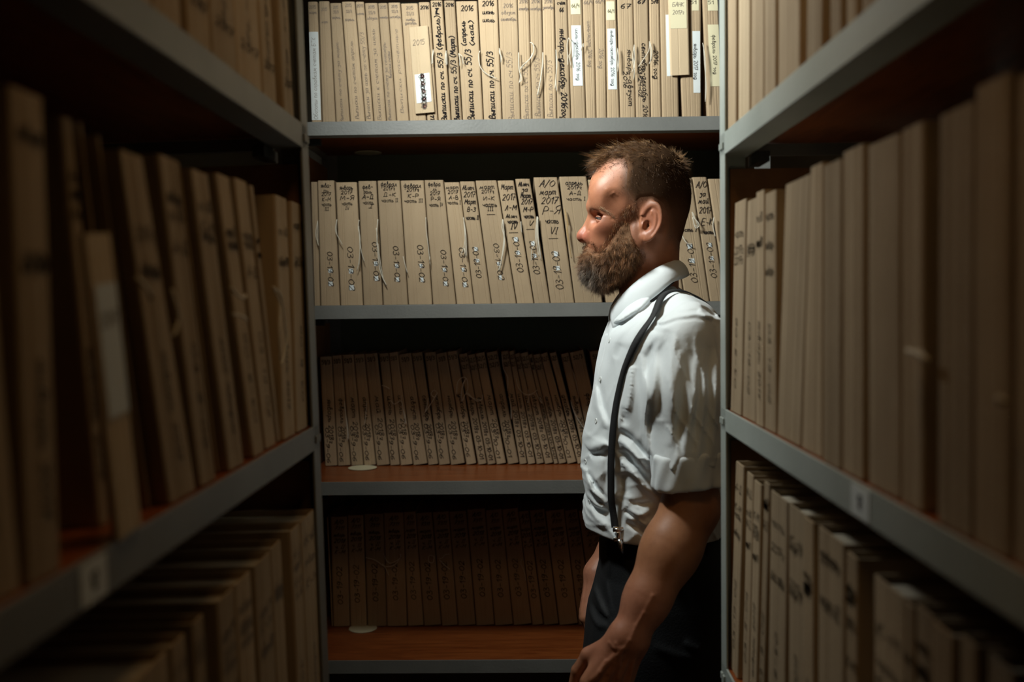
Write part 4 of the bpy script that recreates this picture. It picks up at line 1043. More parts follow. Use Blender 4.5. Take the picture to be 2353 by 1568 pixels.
# surface veins on the near forearm and hand: found on the skin by casting from outside
from mathutils.bvhtree import BVHTree
bvA = BVHTree.FromPolygons([tuple(v) for v in VA], [tuple(q) for q in QA])
def skin_pt(px, py, lift=-.0012):
    h = bvA.ray_cast(EYE, ray(px, py).normalized())
    return None if h[0] is None else np.array(h[0]-h[1]*.0010)
vp = []
for pl, r in (([(1500,1370),(1480,1410),(1462,1440),(1448,1472),(1436,1490)], .0022), ([(1415,1480),(1425,1500),(1410,1525),(1398,1548)], .0024),
              ([(1436,1490),(1422,1505),(1424,1530),(1418,1560)], .0022), ([(1400,1478),(1412,1490),(1430,1492)], .0020), ([(1392,1520),(1380,1545),(1372,1562)], .0022)):
    q = [skin_pt(*p) for p in pl]; q = [a for a in q if a is not None]
    if len(q) > 1: vp.append((q, r))
VA, QA = arm_mesh(prA, tenA, la, ha, .0022, vp)
torso_pr = [(P(1512, 775, YM), P(1505, 1000, YM), .065, .09, .03), (P(1505, 1000, YM), P(1505, 1250, YM), .09, .095, .03), (P(1560, 760, 1.74), P(1560, 760, 2.06), .040, .040, .03),
            (P(1505, 1250, YM-.06), P(1480, 1568, YM-.085), .06, .055, .03), (P(1505, 1250, YM+.06), P(1480, 1568, YM+.085), .06, .055, .03)]
for sgn in (-1, 1):
    a = P(1480, 1568, YM+sgn*.085); kx = (a.x+.01, a.y, .50); torso_pr += [(a, kx, .055, .045, .03), (kx, (a.x+.05, a.y, .09), .043, .030, .02), ((a.x+.06, a.y, .055), (a.x-.09, a.y+sgn*.02, .045), .030, .026, .02)]
lt, ht = bounds(torso_pr, .11)
Xt, Yt, Zt = grid(lt, ht, .010)
VT, QT = surface_nets(eval_prims(Xt, Yt, Zt, torso_pr), lt, .010)
Vw = h2w(Vh)
tones = [tone_head(Vh), tone_arm(VA, wr, kn), tone_arm(VB, wrF, knF), np.tile((0.45, 0.21, 0.12, 1.0), (len(VT), 1))]
AV = [Vw, VA, VB, VT]; AQ = [Qh, QA, QB, QT]; o_ = 0; Qs = []
for v, q in zip(AV, AQ): Qs.append(q+o_); o_ += len(v)
np_mesh('body', to_man(np.concatenate(AV)), np.concatenate(Qs), M['skin'], man, {'tone': np.concatenate(tones)})
bvH = BVHTree.FromPolygons([tuple(v) for v in Vw], [tuple(q) for q in Qh])

# eyes
for sg in (1, -1):
    b = MB(); c = np.array((0.0665, 0.034*sg, -0.004)); nu, nv = 24, 14; vv = []
    for j in range(nv+1):
        for i in range(nu):
            th = math.pi*j/nv; a = 2*math.pi*i/nu
            vv.append(c+0.0128*np.array((math.cos(th), math.sin(th)*math.cos(a), math.sin(th)*math.sin(a))))
    fs = [(j*nu+i, j*nu+(i+1) % nu, (j+1)*nu+(i+1) % nu, (j+1)*nu+i) for j in range(nv) for i in range(nu)]
    eo = mk('eye', to_man(h2w(vv)), fs, M['eyewhite'], man, True)
    eo.data.materials.append(M['iris'])
    for k, p in enumerate(eo.data.polygons):
        if k//nu < 3: p.material_index = 1

# hair and beard mass -------------------------------------------------
dxz = poly_sd(X[:, 0, :], Z[:, 0, :], HAIR)[:, None, :]; bxz = poly_sd(X[:, 0, :], Z[:, 0, :], BEARD)[:, None, :]
Fb = head_sdf(X, Y, Z, ear=False)
top = sstep(.055, .115, Z); fr_ = sstep(.02, .085, X)
edge = sstep(.000, .016, -dxz)
thick = -.0015+(.0030+.0068*top+.004*top*fr_+.001*sstep(-.02, -.085, X)*sstep(.0, .06, Z))*edge
hcore = Fb-thick
hcore = smax(hcore, -(Fb+.004), .001)
Vc, Qc = surface_nets(hcore, lo, HSTEP)
def tone_n(n, c1, c2): 
    t = np.random.rand(n, 1); C = np.array(c1)*(1-t)+np.array(c2)*t; return np.concatenate([C, np.ones((n, 1))], 1)
tch = tone_head(Vc); kk = (sstep(.000, .020, -poly_sd(Vc[:, 0], Vc[:, 2], HAIR))*(.45+.55*sstep(-.03, .055, Vc[:, 2])))[:, None]
tch[:, :3] = tch[:, :3]*(1-kk)+np.array((.050, .028, .016))*kk
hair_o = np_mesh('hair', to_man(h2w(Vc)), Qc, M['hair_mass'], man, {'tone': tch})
bedge = sstep(.000, .018, -bxz)
bt = -.0015+(.004+.008*sstep(.005, -.07, Z)+.004*sstep(-.06, -.11, Z))*bedge*sstep(-.005, -.030, Z)
bcore = Fb-bt*(1-.55*sstep(.075, .092, X)*sstep(-.075, -.060, Z))
chin = ell(X, np.abs(Y), Z, (0.076, 0.0, -0.094), (0.029, 0.034, 0.034)); bcore = smin(bcore, chin, .012)+.0*Z
bcore = smin(bcore, cone(X, np.abs(Y), Z, (0.010, 0.050, -0.070), (0.062, 0.022, -0.112), .016, .022), .015)
bcore = smin(bcore, cone(X, np.abs(Y), Z, (0.098, 0.004, -0.0520), (0.080, 0.026, -0.066), .0062, .006), .004)
bcore = smax(bcore, bxz+.004+.0*X, .012)
bcore = smax(bcore, -cone(X, np.abs(Y), Z, (0.115, 0, -0.0655), (0.080, 0.020, -0.0645), .0045, .0015), .002)
bcore = smax(bcore, -(Fb+.004), .001)
Vd, Qd = surface_nets(bcore, lo, HSTEP)
def beard_tone(P_, n_per=1):
    n = len(P_); x, z = P_[:, 0], P_[:, 2]
    g = np.exp(-(((x-.095)/.030)**2+((z+.110)/.030)**2))*1.0; g = np.clip(g+np.random.normal(0, .15, n), 0, 1)[:, None]
    t = np.random.rand(n, 1)
    br = np.array((.13, .052, .022))*(1-t)+np.array((.50, .25, .11))*t
    gr = np.array((.16, .125, .10))*(1-t)+np.array((.50, .43, .36))*t
    C = br*(1-g)+gr*g; return np.concatenate([C, np.ones((n, 1))], 1)
tb = beard_tone(Vd); tb_ = tb[:, :3].mean(0)*0.55; kk = .55+.45*sstep(.0, .020, -poly_sd(Vd[:, 0], Vd[:, 2], BEARD))[:, None]; tb = tone_head(Vd); tb[:, :3] = tb[:, :3]*(1-kk)+tb_*kk
beard_o = np_mesh('beard', to_man(h2w(Vd)), Qd, M['hair_mass'], man, {'tone': tb})

def strands(name, V, Q, n, sel, dirf, lenf, tonef, parent, r0=.00026, seg=4, clump=.0055, cs=.30):
    tri = V[Q]; c = tri.mean(1); nrm = np.cross(tri[:, 2]-tri[:, 0], tri[:, 3]-tri[:, 1]); ar = np.linalg.norm(nrm, axis=1)+1e-12; nrm /= ar[:, None]
    wgt = ar*sel(c, nrm); pick = np.random.choice(len(c), n, p=wgt/wgt.sum())
    base = c[pick]+np.random.normal(0, HSTEP*.4, (n, 3)); nn = nrm[pick]
    cell = np.floor(base/clump+np.array((3.1, 7.7, 5.3))).astype(int); hsh = (cell[:, 0]*73856093 ^ cell[:, 1]*19349663 ^ cell[:, 2]*83492791) & 4095
    tab = np.random.RandomState(5).normal(0, 1, (4096, 5)); cl = tab[hsh]
    d = dirf(base, nn)+cl[:, :3]*cs+np.random.normal(0, .12, (n, 3)); d /= np.linalg.norm(d, axis=1)[:, None]
    L = lenf(base)*np.random.uniform(.6, 1.15, n); bend = np.random.normal(0, .2, (n, 3))+cl[:, [2, 0, 1]]*.4; bend[:, 2] -= .35; L = L*np.clip(1+.22*cl[:, 3], .5, 1.6)
    s1 = np.cross(d, np.array((.3, .5, .8))); s1 /= np.linalg.norm(s1, axis=1)[:, None]; s2 = np.cross(d, s1)
    out = np.zeros((n, seg+1, 3, 3), np.float32)
    for j in range(seg+1):
        t = j/seg; p = base-nn*.001+d*(L*t)[:, None]+bend*(L*t*t*.5)[:, None]; r = r0*(1-.75*t)
        for k in range(3):
            a = 2*math.pi*k/3; out[:, j, k] = p+(s1*math.cos(a)+s2*math.sin(a))*r
    Vs = out.reshape(-1, 3); bi = (np.arange(n)*(seg+1)*3)[:, None]
    qs = []
    for j in range(seg):
        for k in range(3):
            k2 = (k+1) % 3; qs.append(np.concatenate([bi+j*3+k, bi+j*3+k2, bi+(j+1)*3+k2, bi+(j+1)*3+k], 1))
    tc_ = tonef(base); tc_[:, :3] *= np.clip(1+.45*cl[:, 4:5], .35, 2.2); T = np.repeat(tc_, (seg+1)*3, axis=0)
    o = np_mesh(name, to_man(h2w(Vs)), np.concatenate(qs), M['hair'], parent, {'tone': T}); o['kind'] = 'stuff'; return o
def hair_dir(b_, n):
    t = sstep(.07, .11, b_[:, 2])[:, None]; f = sstep(.03, .08, b_[:, 0])[:, None]; bk = sstep(-.05, -.09, b_[:, 0])[:, None]
    side = n*.40+np.array((-.35, 0, -.75)); topd = n*.30+np.array((.85, 0, .06)); frn = n*.35+np.array((1.0, 0, .05))
    topd = topd*(1-bk)+(n*.6+np.array((-.5, 0, .25)))*bk
    return side*(1-t)+(topd*(1-f)+frn*f)*t
def hair_len(b_):
    t = sstep(.06, .11, b_[:, 2]); f = sstep(.03, .08, b_[:, 0]); bk = sstep(-.05, -.085, b_[:, 0])*sstep(.04, .08, b_[:, 2]); lowf = sstep(.02, .07, b_[:, 2])
    return .0016+.0026*lowf+.0085*t+.007*t*f+.003*bk
def hair_fade(c): return .12+.88*sstep(.000, .014, -poly_sd(c[:, 0], c[:, 2], HAIR))
def hair_tone(b_):
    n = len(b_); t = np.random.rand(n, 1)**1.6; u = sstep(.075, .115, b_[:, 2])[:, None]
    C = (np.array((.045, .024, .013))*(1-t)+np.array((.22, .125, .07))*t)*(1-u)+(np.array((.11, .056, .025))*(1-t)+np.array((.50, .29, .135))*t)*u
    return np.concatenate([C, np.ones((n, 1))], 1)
VhN, QhN = surface_nets(np.maximum(Fb, -(Z+.15)), lo, HSTEP)
def in_poly(c, poly, soft): return 1-sstep(-soft*.4, soft, poly_sd(c[:, 0], c[:, 2], poly))
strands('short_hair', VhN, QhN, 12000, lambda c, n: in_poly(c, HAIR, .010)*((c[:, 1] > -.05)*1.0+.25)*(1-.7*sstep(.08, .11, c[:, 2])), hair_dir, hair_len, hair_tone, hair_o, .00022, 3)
strands('short_beard', VhN, QhN, 10000, lambda c, n: in_poly(c, BEARD, .007)*((c[:, 1] > -.05)*1.0+.25), lambda b_, n: n*.5+np.array((.10, 0, -.85)), lambda b_: np.full(len(b_), .0058), beard_tone, beard_o, .00024, 3)
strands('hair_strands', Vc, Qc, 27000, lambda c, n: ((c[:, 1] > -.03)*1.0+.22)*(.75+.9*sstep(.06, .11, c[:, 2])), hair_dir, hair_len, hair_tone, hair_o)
strands('beard_strands', Vd, Qd, 22000, lambda c, n: (c[:, 1] > -.045)*1.0+.2, lambda b_, n: n*.75+np.array((.10, 0, -.75)),
        lambda b_: .0035+.0075*sstep(-.03, -.10, b_[:, 2]), beard_tone, beard_o, .00023)
# eyebrows
def brow(c, n): return np.exp(-((c[:, 2]-(.0205-.75*np.maximum(.080-c[:, 0], 0)))/.0026)**2)*(c[:, 0] > .052)*(np.abs(c[:, 1]) > .010)*(c[:, 0] < .100)
strands('eyebrow', Vh, Qh, 1500, brow, lambda b_, n: n*.35+np.array((-1.0, 0, -.35)), lambda b_: np.full(len(b_), .0075), lambda b_: tone_n(len(b_), (.22, .12, .06), (.60, .42, .26)), man, .00022, 4, .004, .12)

# ------------------------------------------------------------------ shirt
def interp_rows(rows, z):
    zz = np.array([r[0] for r in rows])[::-1]; return [np.interp(z, zz, np.array([r[i] for r in rows])[::-1]) for i in range(1, len(rows[0]))]
TS = [(668,1462,1545,.070),(684,1446,1578,.082),(705,1424,1606,.120),(735,1406,1634,.172),(780,1392,1655,.205),(850,1375,1668,.200),(950,1354,1672,.190),(1050,1341,1668,.182),
      (1110,1341,1664,.178),(1140,1348,1660,.176),(1175,1343,1656,.174),(1200,1341,1654,.172),(1222,1352,1650,.166),(1240,1375,1646,.158),(1262,1382,1644,.155)]
rows = []
for py, pf, pb, hw in TS:
    a = P(pf, py, YM); b2 = P(pb, py, YM); rows.append((a.z, a.x, b2.x, hw))
def seg2(XX, ZZ, pts, Yp):
    d = None; T = None; L = 0.0
    w = [P(x, y, Yp) for x, y in pts]
    tot = sum((q-p).length for p, q in zip(w[:-1], w[1:]))
    for p, q in zip(w[:-1], w[1:]):
        ex, ez = q.x-p.x, q.z-p.z; t = np.clip(((XX-p.x)*ex+(ZZ-p.z)*ez)/(ex*ex+ez*ez+1e-12), 0, 1)
        dd = np.sqrt((XX-p.x-t*ex)**2+(ZZ-p.z-t*ez)**2); tt = (L+t*(q-p).length)/tot; L += (q-p).length
        if d is None: d, T = dd, tt
        else: T = np.where(dd < d, tt, T); d = np.minimum(d, dd)
    global FADE; FADE = np.clip(np.sin(np.pi*T), 0, 1)**.45
    return d
slo = (0.07, 1.585, 1.02); shi = (0.42, 2.225, 1.575); SH_ = .0030
X, Y, Z = grid(slo, shi, SH_)
z1 = Z[0, 0, :]; xf, xb_, hw = interp_rows(rows, z1)
cx = (xf+xb_)/2; rx = (xb_-xf)/2
U = (X-cx[None, None])/rx[None, None]; Vv = (Y-YM)/hw[None, None]
ex_ = 2.35
q = (np.abs(U)**ex_+np.abs(Vv)**ex_+1e-9)**(1/ex_)
d = (q-1)*np.minimum(rx, hw)[None, None]
d = smax(d, Z-rows[0][0], .01)
d = smin(d, cone(X, Y, Z, P(1530, 700, YM), P(1552, 700, YM), .038, .034), .03)
# far sleeve and near sleeve
elc = P(1582, 1085, YA)
slv = cone(X, Y, Z, P(1588, 792, YA+.012), P(1584, 900, YA), .062, .064); slv = smin(slv, cone(X, Y, Z, P(1584, 900, YA), P(1583, 1075, YA), .064, .061), .03)
zc = P(1583, 1062, YA).z; slv = smax(slv, zc-Z, .004)
d = smin(d, slv, .028)
d = smin(d, cone(X, Y, Z, P(1516, 790, 1.745), P(1512, 1010, 1.73), .046, .044), .03)
d = smin(d, cone(X, Y, Z, P(1500, 752, 1.80), P(1590, 756, 1.775), .044, .050), .03)
slf = cone(X, Y, Z, P(1562, 772, 2.115), P(1545, 1040, 2.155), .062, .058); d = smin(d, slf, .03)
d = smin(d, cone(X, Y, Z, P(1528, 704, YM-.055), P(1586, 766, YA+.03), .030, .044), .035)
d = smin(d, cone(X, Y, Z, P(1528, 704, YM+.055), P(1575, 726, 2.09), .030, .044), .035)
VS0, QS0 = surface_nets(d[::2, ::2, ::2], slo, SH_*2)
bv0 = BVHTree.FromPolygons([tuple(v) for v in VS0], [tuple(q) for q in QS0])
# folds, seams and stitches as real relief on the side towards the aisle end
near = sstep(YM+.02, YM-.05, Y)
XZ = (X[:, 0, :], Z[:, 0, :])
F_ = [ # (pts, width m, height m): + ridge, - valley
 ([(1524,756),(1514,800),(1508,850),(1504,905),(1503,955)], .0075, -.0055), ([(1536,770),(1524,840),(1518,960)], .006, .004),
 ([(1462,818),(1466,870),(1478,930),(1487,990)], .007, -.002), ([(1474,812),(1474,880),(1477,960),(1484,1020),(1490,1060)], .0045, .0055), ([(1452,842),(1448,905),(1442,965)], .0055, .0045),
 ([(1500,760),(1488,790),(1478,815)], .006, .004),
 ([(1440,940),(1440,975),(1431,975)], .006, -.004), ([(1380,890),(1384,950),(1400,1000)], .006, .0035), ([(1388,890),(1398,950),(1410,985)], .005, -.003),
 ([(1428,996),(1450,1010),(1480,1040),(1500,1065)], .006, -.0065), ([(1424,1018),(1440,1028),(1462,1050),(1490,1090)], .0055, .0060), ([(1427,1048),(1450,1055),(1462,1075)], .005, -.0065),
 ([(1434,1068),(1450,1080),(1480,1120),(1522,1152)], .0065, .0085), ([(1440,1062),(1470,1080),(1500,1120)], .006, -.005), ([(1436,1100),(1440,1135),(1434,1165)], .007, -.0065),
 ([(1446,1180),(1470,1190),(1500,1180)], .006, .006), ([(1452,1162),(1480,1165),(1500,1160)], .005, -.0065), ([(1442,1195),(1470,1205),(1492,1215)], .0045, .006), ([(1440,1183),(1462,1200),(1490,1232)], .004, -.006), ([(1445,1212),(1470,1225),(1490,1236)], .005, -.0055),
 ([(1360,1060),(1375,1045),(1402,1030)], .007, .0045), ([(1366,1075),(1385,1065),(1402,1060)], .005, -.004), ([(1352,1110),(1368,1150),(1402,1180)], .005, .0055), ([(1362,1112),(1378,1145),(1403,1165)], .005, -.0045),
 ([(1360,1170),(1378,1188),(1404,1190)], .004, .0045), ([(1372,1196),(1392,1202),(1408,1204)], .005, -.005), ([(1362,1200),(1380,1220),(1410,1232)], .0055, .005), ([(1404,1040),(1400,1100),(1398,1160)], .006, -.003),
 ([(1545,800),(1533,860),(1528,930),(1524,1010)], .006, .0045), ([(1568,800),(1553,880),(1545,960),(1540,1030)], .0075, -.0042), ([(1582,790),(1578,880),(1560,960),(1552,1030)], .006, .0038),
 ([(1590,830),(1582,900),(1572,1020)], .006, -.0045), ([(1600,800),(1592,900),(1583,1030)], .006, .0036), ([(1612,790),(1605,900),(1596,1035)], .0075, -.0048), ([(1628,800),(1618,900),(1612,1040)], .006, .004), ([(1626,745),(1634,840),(1630,980)], .006, -.004),
 ([(1592,712),(1606,725),(1622,732)], .006, .006), ([(1600,706),(1620,716),(1640,728)], .005, -.005), ([(1560,700),(1500,735),(1462,790)], .004, -.002), ([(1560,660),(1545,668),(1520,690)], .006, .004), ([(1570,668),(1552,680),(1530,700)], .004, -.003),
 ([(1500,690),(1470,740),(1440,800)], .008, .003), ([(1480,710),(1452,760),(1425,830)], .006, -.002)]
for pts, w, a in F_:
    dd = seg2(*XZ, pts, 1.70)[:, None, :]; d = d-a*1.12*np.exp(-(dd/w)**2)*near*FADE[:, None, :]
for i, (pts) in enumerate([[(1468,850),(1452,850),(1440,950)], [(1432,1030),(1436,1100),(1446,1150),(1443,1190)]]):   # puckered side seam
    pp = [P(x, y, 1.72) for x, y in pts]; dd = seg2(*XZ, pts, 1.70)[:, None, :]; d = d-.0016*np.exp(-(dd/.0035)**2)*(0.5+0.5*np.sin(Z*900))*near
seam = seg2(*XZ, [(1512,740),(1540,728),(1580,722),(1615,726),(1650,738)], 1.70)[:, None, :]; d = d-.0022*np.exp(-(seam/.0022)**2)*near+.0016*np.exp(-((seam-.006)/.002)**2)*near
# placket: raised strip down the front
plk = (1-sstep(.0165, .0180, np.abs(Y-YM)))*(U < 0)*(Z < P(1400, 770, YM).z); d = d-.0016*plk
d = d+.0009*np.exp(-((np.abs(Y-YM)-.0135)/.0010)**2)*(U < 0)
cg = seg2(*XZ, [(1404,762),(1430,742),(1470,714),(1505,686),(1545,650)], 1.82)[:, None, :]; d = d+.010*np.exp(-(cg/.0050)**2)*sstep(YM-.02, YM-.05, Y)
# crisp drag lines: vertical on the sleeve, slanting across the waist
wx = .010*np.sin(Z*31+X*12)+.006*np.sin(Z*57+2)
slm = sstep(P(1508, 900, 1.67).x, P(1530, 900, 1.67).x, X)*sstep(P(1500, 745, 1.67).z, P(1500, 800, 1.67).z, Z)*near
d = d-.0030*(1-np.abs(np.sin((X+.25*Z+wx)*105)))**3*slm-.0014*(1-np.abs(np.sin((X+.12*Z-wx*.6)*190+1)))**3*slm
wm = sstep(P(1500, 985, 1.75).z, P(1500, 1060, 1.75).z, Z)*(1-slm)
wy = .012*np.sin(X*38+Z*20)+.006*np.sin(X*70-Z*45)
d = d-.0034*(1-np.abs(np.sin((Z*.80+X*.62+wy)*62)))**3*wm-.0018*(1-np.abs(np.sin((Z*.9-X*.35+wy)*95+.7)))**3*wm
cm = (1-slm)*(1-wm)*sstep(P(1450, 740, 1.8).z, P(1450, 800, 1.8).z, Z)
d = d-.0016*(1-np.abs(np.sin((X*.93-Z*.30+wx)*60+.5)))**3*cm
# small irregular wrinkles
rs = np.random.RandomState(3)
for k in range(16):
    v = rs.normal(0, 1, 3); v /= np.linalg.norm(v); fq = rs.uniform(35, 100); d = d-.0012*(35/fq)*np.sin((X*v[0]*1.4+Y*v[1]+Z*v[2]*.7)*fq+rs.uniform(0, 6))
bot = P(1450, 1256, YM).z
hem = P(1500, 1252, 1.75).z+.30*np.clip(P(1470, 1248, YM).x-X, 0, .2)*.25
d = smax(d, hem-Z, .003)
Vs, Qs = surface_nets(d, slo, SH_)
shirt = np_mesh('shirt', to_man(Vs), Qs, M['shirt'], man)
bvS = BVHTree.FromPolygons([tuple(v) for v in Vs], [tuple(q) for q in Qs])

# rolled cuffs
def cuff(c0, c1, r0, r1, name='rolled_cuff'):
    c0, c1 = np.array(c0), np.array(c1); lo = np.minimum(c0, c1)-.09; hi = np.maximum(c0, c1)+.09
    X, Y, Z = grid(lo, hi, .0028); ax = c1-c0; L = np.linalg.norm(ax); ax /= L
    px, py, pz = X-c0[0], Y-c0[1], Z-c0[2]; t = px*ax[0]+py*ax[1]+pz*ax[2]
    rx_, ry_, rz_ = px-t*ax[0], py-t*ax[1], pz-t*ax[2]; r = np.sqrt(rx_**2+ry_**2+rz_**2); ang = np.arctan2(ry_, rx_)
    rr = r0+(r1-r0)*t/L+.0022*np.sin(ang*3+1+t*30)+.0016*np.sin(ang*7+2-t*45)+.0010*np.sin(ang*13+t*80)
    rr = rr-.004*np.exp(-((ang+1.0)/.12)**2)*sstep(0, .03, t)+.003*np.exp(-((ang+1.35)/.16)**2)
    ed = .004*np.sin(ang*2+.6)
    d = np.maximum(r-rr, np.abs(t-L/2-ed)-L/2); d = smax(r-rr, np.abs(t-L/2-ed)-L/2, .010)
    d = smax(d, -(np.maximum(r-(rr-.006), (L*.25)-t)), .003)
    V, Q = surface_nets(d, lo, .0028); return np_mesh(name, to_man(V), Q, M['shirt'], man)
cuff(P(1583, 1034, YA), P(1584, 1121, YA), .0655, .0640)
cuff(P(1545, 1030, 2.155), P(1541, 1100, 2.16), .060, .058)

# eyelashes
for sg in (1, -1):
    b = MB(); pts = []
    for k in range(12):
        ph = math.radians(-22+k*9.0); x = .0665+.0149*math.cos(ph); pts.append((x, sg*(.034+.0149*math.sin(ph)), -.0021-.22*(.078-x)))
    b.tube([to_man(h2w(np.array(p)[None]))[0] for p in pts], [.0004]+[.0008]*10+[.0004], 5); b.build('eyelashes', M['elastic'], man, True)
# collar ---------------------------------------------------------------
cols = [ # near side columns from front to back: (top px, py, Y), (bottom px, py, Y)
 ((1409,704,YM-.012), (1419,760,YM-.030)), ((1428,682,YM-.040), (1444,737,YM-.062)), ((1455,655,YM-.060), (1475,707,YM-.082)), ((1490,628,YM-.068), (1512,676,YM-.088)),
 ((1525,609,YM-.062), (1542,650,YM-.080)), ((1548,600,YM-.036), (1566,640,YM-.048)), ((1554,598,YM), (1574,634,YM))]
ccx = P(1495, 690, YM)
def outw(v, k): w = Vector((v.x-ccx.x, v.y-YM, 0)).normalized(); return v+w*k
near_c = [(P(*a), outw(P(*b2), .006)) for a, b2 in cols]
far_c = [(Vector((a.x, 2*YM-a.y, a.z)), Vector((b2.x, 2*YM-b2.y, b2.z))) for a, b2 in near_c[:-1]][::-1]
ring = near_c+far_c
tops = catmull([tuple(a) for a, _ in ring], 5); bots = catmull([tuple(b2) for _, b2 in ring], 5)
def loft_strip(name, A, B, nv, thick, material, parent, centre=None, puff=0.0):
    A = np.array(A); B = np.array(B); n = len(A); V = []
    for s_ in (0, 1):
        for j in range(nv+1):
            t = j/nv
            for i in range(n):
                p = A[i]*(1-t)+B[i]*t
                tan = A[min(i+1, n-1)]-A[max(i-1, 0)]; nr = np.cross(tan, B[i]-A[i]); nr /= np.linalg.norm(nr)+1e-9
                if centre is not None and nr@(p-np.array(centre)) < 0: nr = -nr
                p = p+nr*(puff*math.sin(math.pi*t))
                V.append(p+nr*(thick if s_ else 0))
    N = n*(nv+1); F = []
    for j in range(nv):
        for i in range(n-1):
            a = j*n+i; F.append((a, a+1, a+1+n, a+n)); a += N; F.append((a+1, a, a+n, a+1+n))
    for i in range(n-1):
        F.append((i+1, i, i+N, i+1+N)); a = nv*n+i; F.append((a, a+1, a+1+N, a+N))
    for j in range(nv):
        a = j*n; F.append((a, a+n, a+n+N, a+N)); a = j*n+n-1; F.append((a+n, a, a+N, a+n+N))
    return mk(name, to_man(V), F, material, parent, True)
cc = P(1495, 660, YM)
loft_strip('collar', tops, bots, 6, .0026, M['shirt'], man, cc, .005)
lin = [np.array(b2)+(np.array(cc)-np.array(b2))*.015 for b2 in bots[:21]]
loft_strip('collar_edge_strip', [tuple(q+np.array((0, 0, .003))) for q in lin], [tuple(q+np.array((.0035*min(1, i/4), 0, -.0060*min(1, i/4)*min(1, (20-i)/6)))) for i, q in enumerate(lin)], 2, .0012, M['elastic'], man, cc, 0)  # thin dark strip just below the lower collar edge
stand_b = [tuple(np.array(a)*.35+np.array(b2)*.65+(np.array(cc)-np.array(b2))*.16) for a, b2 in zip(tops, bots)]
loft_strip('collar_stand', [tuple(np.array(a)+(np.array(cc)-np.array(a))*.03) for a in tops], stand_b, 4, .0018, M['shirt'], man, cc, 0.0)

# buttons ---------------------------------------------------------------
for px, py in ((1401, 783), (1380, 872), (1370, 968), (1346, 1061), (1355, 1154)):
    h = None
    for dx in range(0, 12):
        h = bvS.ray_cast(EYE, ray(px+dx, py).normalized())
        if h[0] is not None and abs(h[0].y-YM) < .10: break
    if h is None or h[0] is None: continue
    p, nrm = h[0], h[1]; zq = nrm.to_track_quat('Z', 'Y').to_matrix(); b = MB(); n = 20; prof = [(0, .0004), (.0028, .0004), (.0036, .0011), (.0047, .0010), (.0053, .0002), (.0053, -.0012)]
    vs = [p+zq@Vector((r*math.cos(2*math.pi*k/n), r*math.sin(2*math.pi*k/n), hh+.0004)) for r, hh in prof for k in range(n)]
    b.add([to_man(tuple(v)) for v in vs], [(j*n+k, j*n+(k+1) % n, (j+1)*n+(k+1) % n, (j+1)*n+k) for j in range(len(prof)-1) for k in range(n)]); b.build('button', M['button'], man, True)

# suspenders ---------------------------------------------------------------
def strap(path, half, name, side=0, n=64):
    """path: list of world points near the shirt; laid on the cloth"""
    c = np.array(catmull(path, 10)); V = []; k = len(c)
    prev = None; rowsN = []
    for i in range(k):
        co, nr, _, _ = bv0.find_nearest(Vector(c[i])); rowsN.append((np.array(co), np.array(nr)))
    C = np.array([r[0] for r in rowsN]); N = np.array([r[1] for r in rowsN])
    for _ in range(4):
        C[1:-1] = (C[:-2]+C[1:-1]*2+C[2:])/4
        N[1:-1] = (N[:-2]+N[1:-1]*2+N[2:])/4
    T = np.gradient(C, axis=0); T /= np.linalg.norm(T, axis=1)[:, None]; N /= np.linalg.norm(N, axis=1)[:, None]
    Sd = np.cross(T, N); Sd /= np.linalg.norm(Sd, axis=1)[:, None]
    for i in range(k):
        base = C[i]+N[i]*.0050
        for (u, w) in ((-1, 0), (-1, .0014), (0, .0022), (1, .0014), (1, 0), (0, -.0006)): V.append(base+Sd[i]*u*half+N[i]*w)
    F = [(i*6+a, i*6+(a+1) % 6, (i+1)*6+(a+1) % 6, (i+1)*6+a) for i in range(k-1) for a in range(6)]
    F += [tuple(range(6))[::-1], tuple((k-1)*6+a for a in range(6))]
    return mk(name, to_man(V), F, M['elastic'], man, True)
npx = [(1418,1212),(1411,1160),(1409,1100),(1410,1040),(1415,975),(1424,915),(1437,860),(1454,815),(1478,770),(1506,730),(1535,703),(1562,690)]
pth = []
for px, py in npx[:-2]:
    h = bv0.ray_cast(EYE, ray(px, py).normalized())
    if h[0] is not None: pth.append(tuple(h[0]))
pth += [tuple(P(1535, 703, 1.775)), tuple(P(1562, 688, 1.785)), tuple(P(1590, 684, 1.795)), tuple(P(1614, 691, 1.80)), tuple(P(1640, 712, 1.81)), tuple(P(1660, 800, 1.83)), tuple(P(1668, 950, 1.86)), tuple(P(1662, 1150, 1.88)), tuple(P(1650, 1235, 1.89))]
strap(pth, .0078, 'suspender_strap')
fpx = [(1418,1212,2.00),(1410,1000,2.075),(1420,860,2.075),(1436,800,2.06),(1455,750,2.03),(1480,715,2.00),(1515,690,1.99),(1555,664,1.99),(1600,680,1.99),(1640,720,1.98),(1668,900,1.93),(1652,1230,1.91)]
strap([tuple(P(*q)) for q in fpx], .0085, 'suspender_strap')
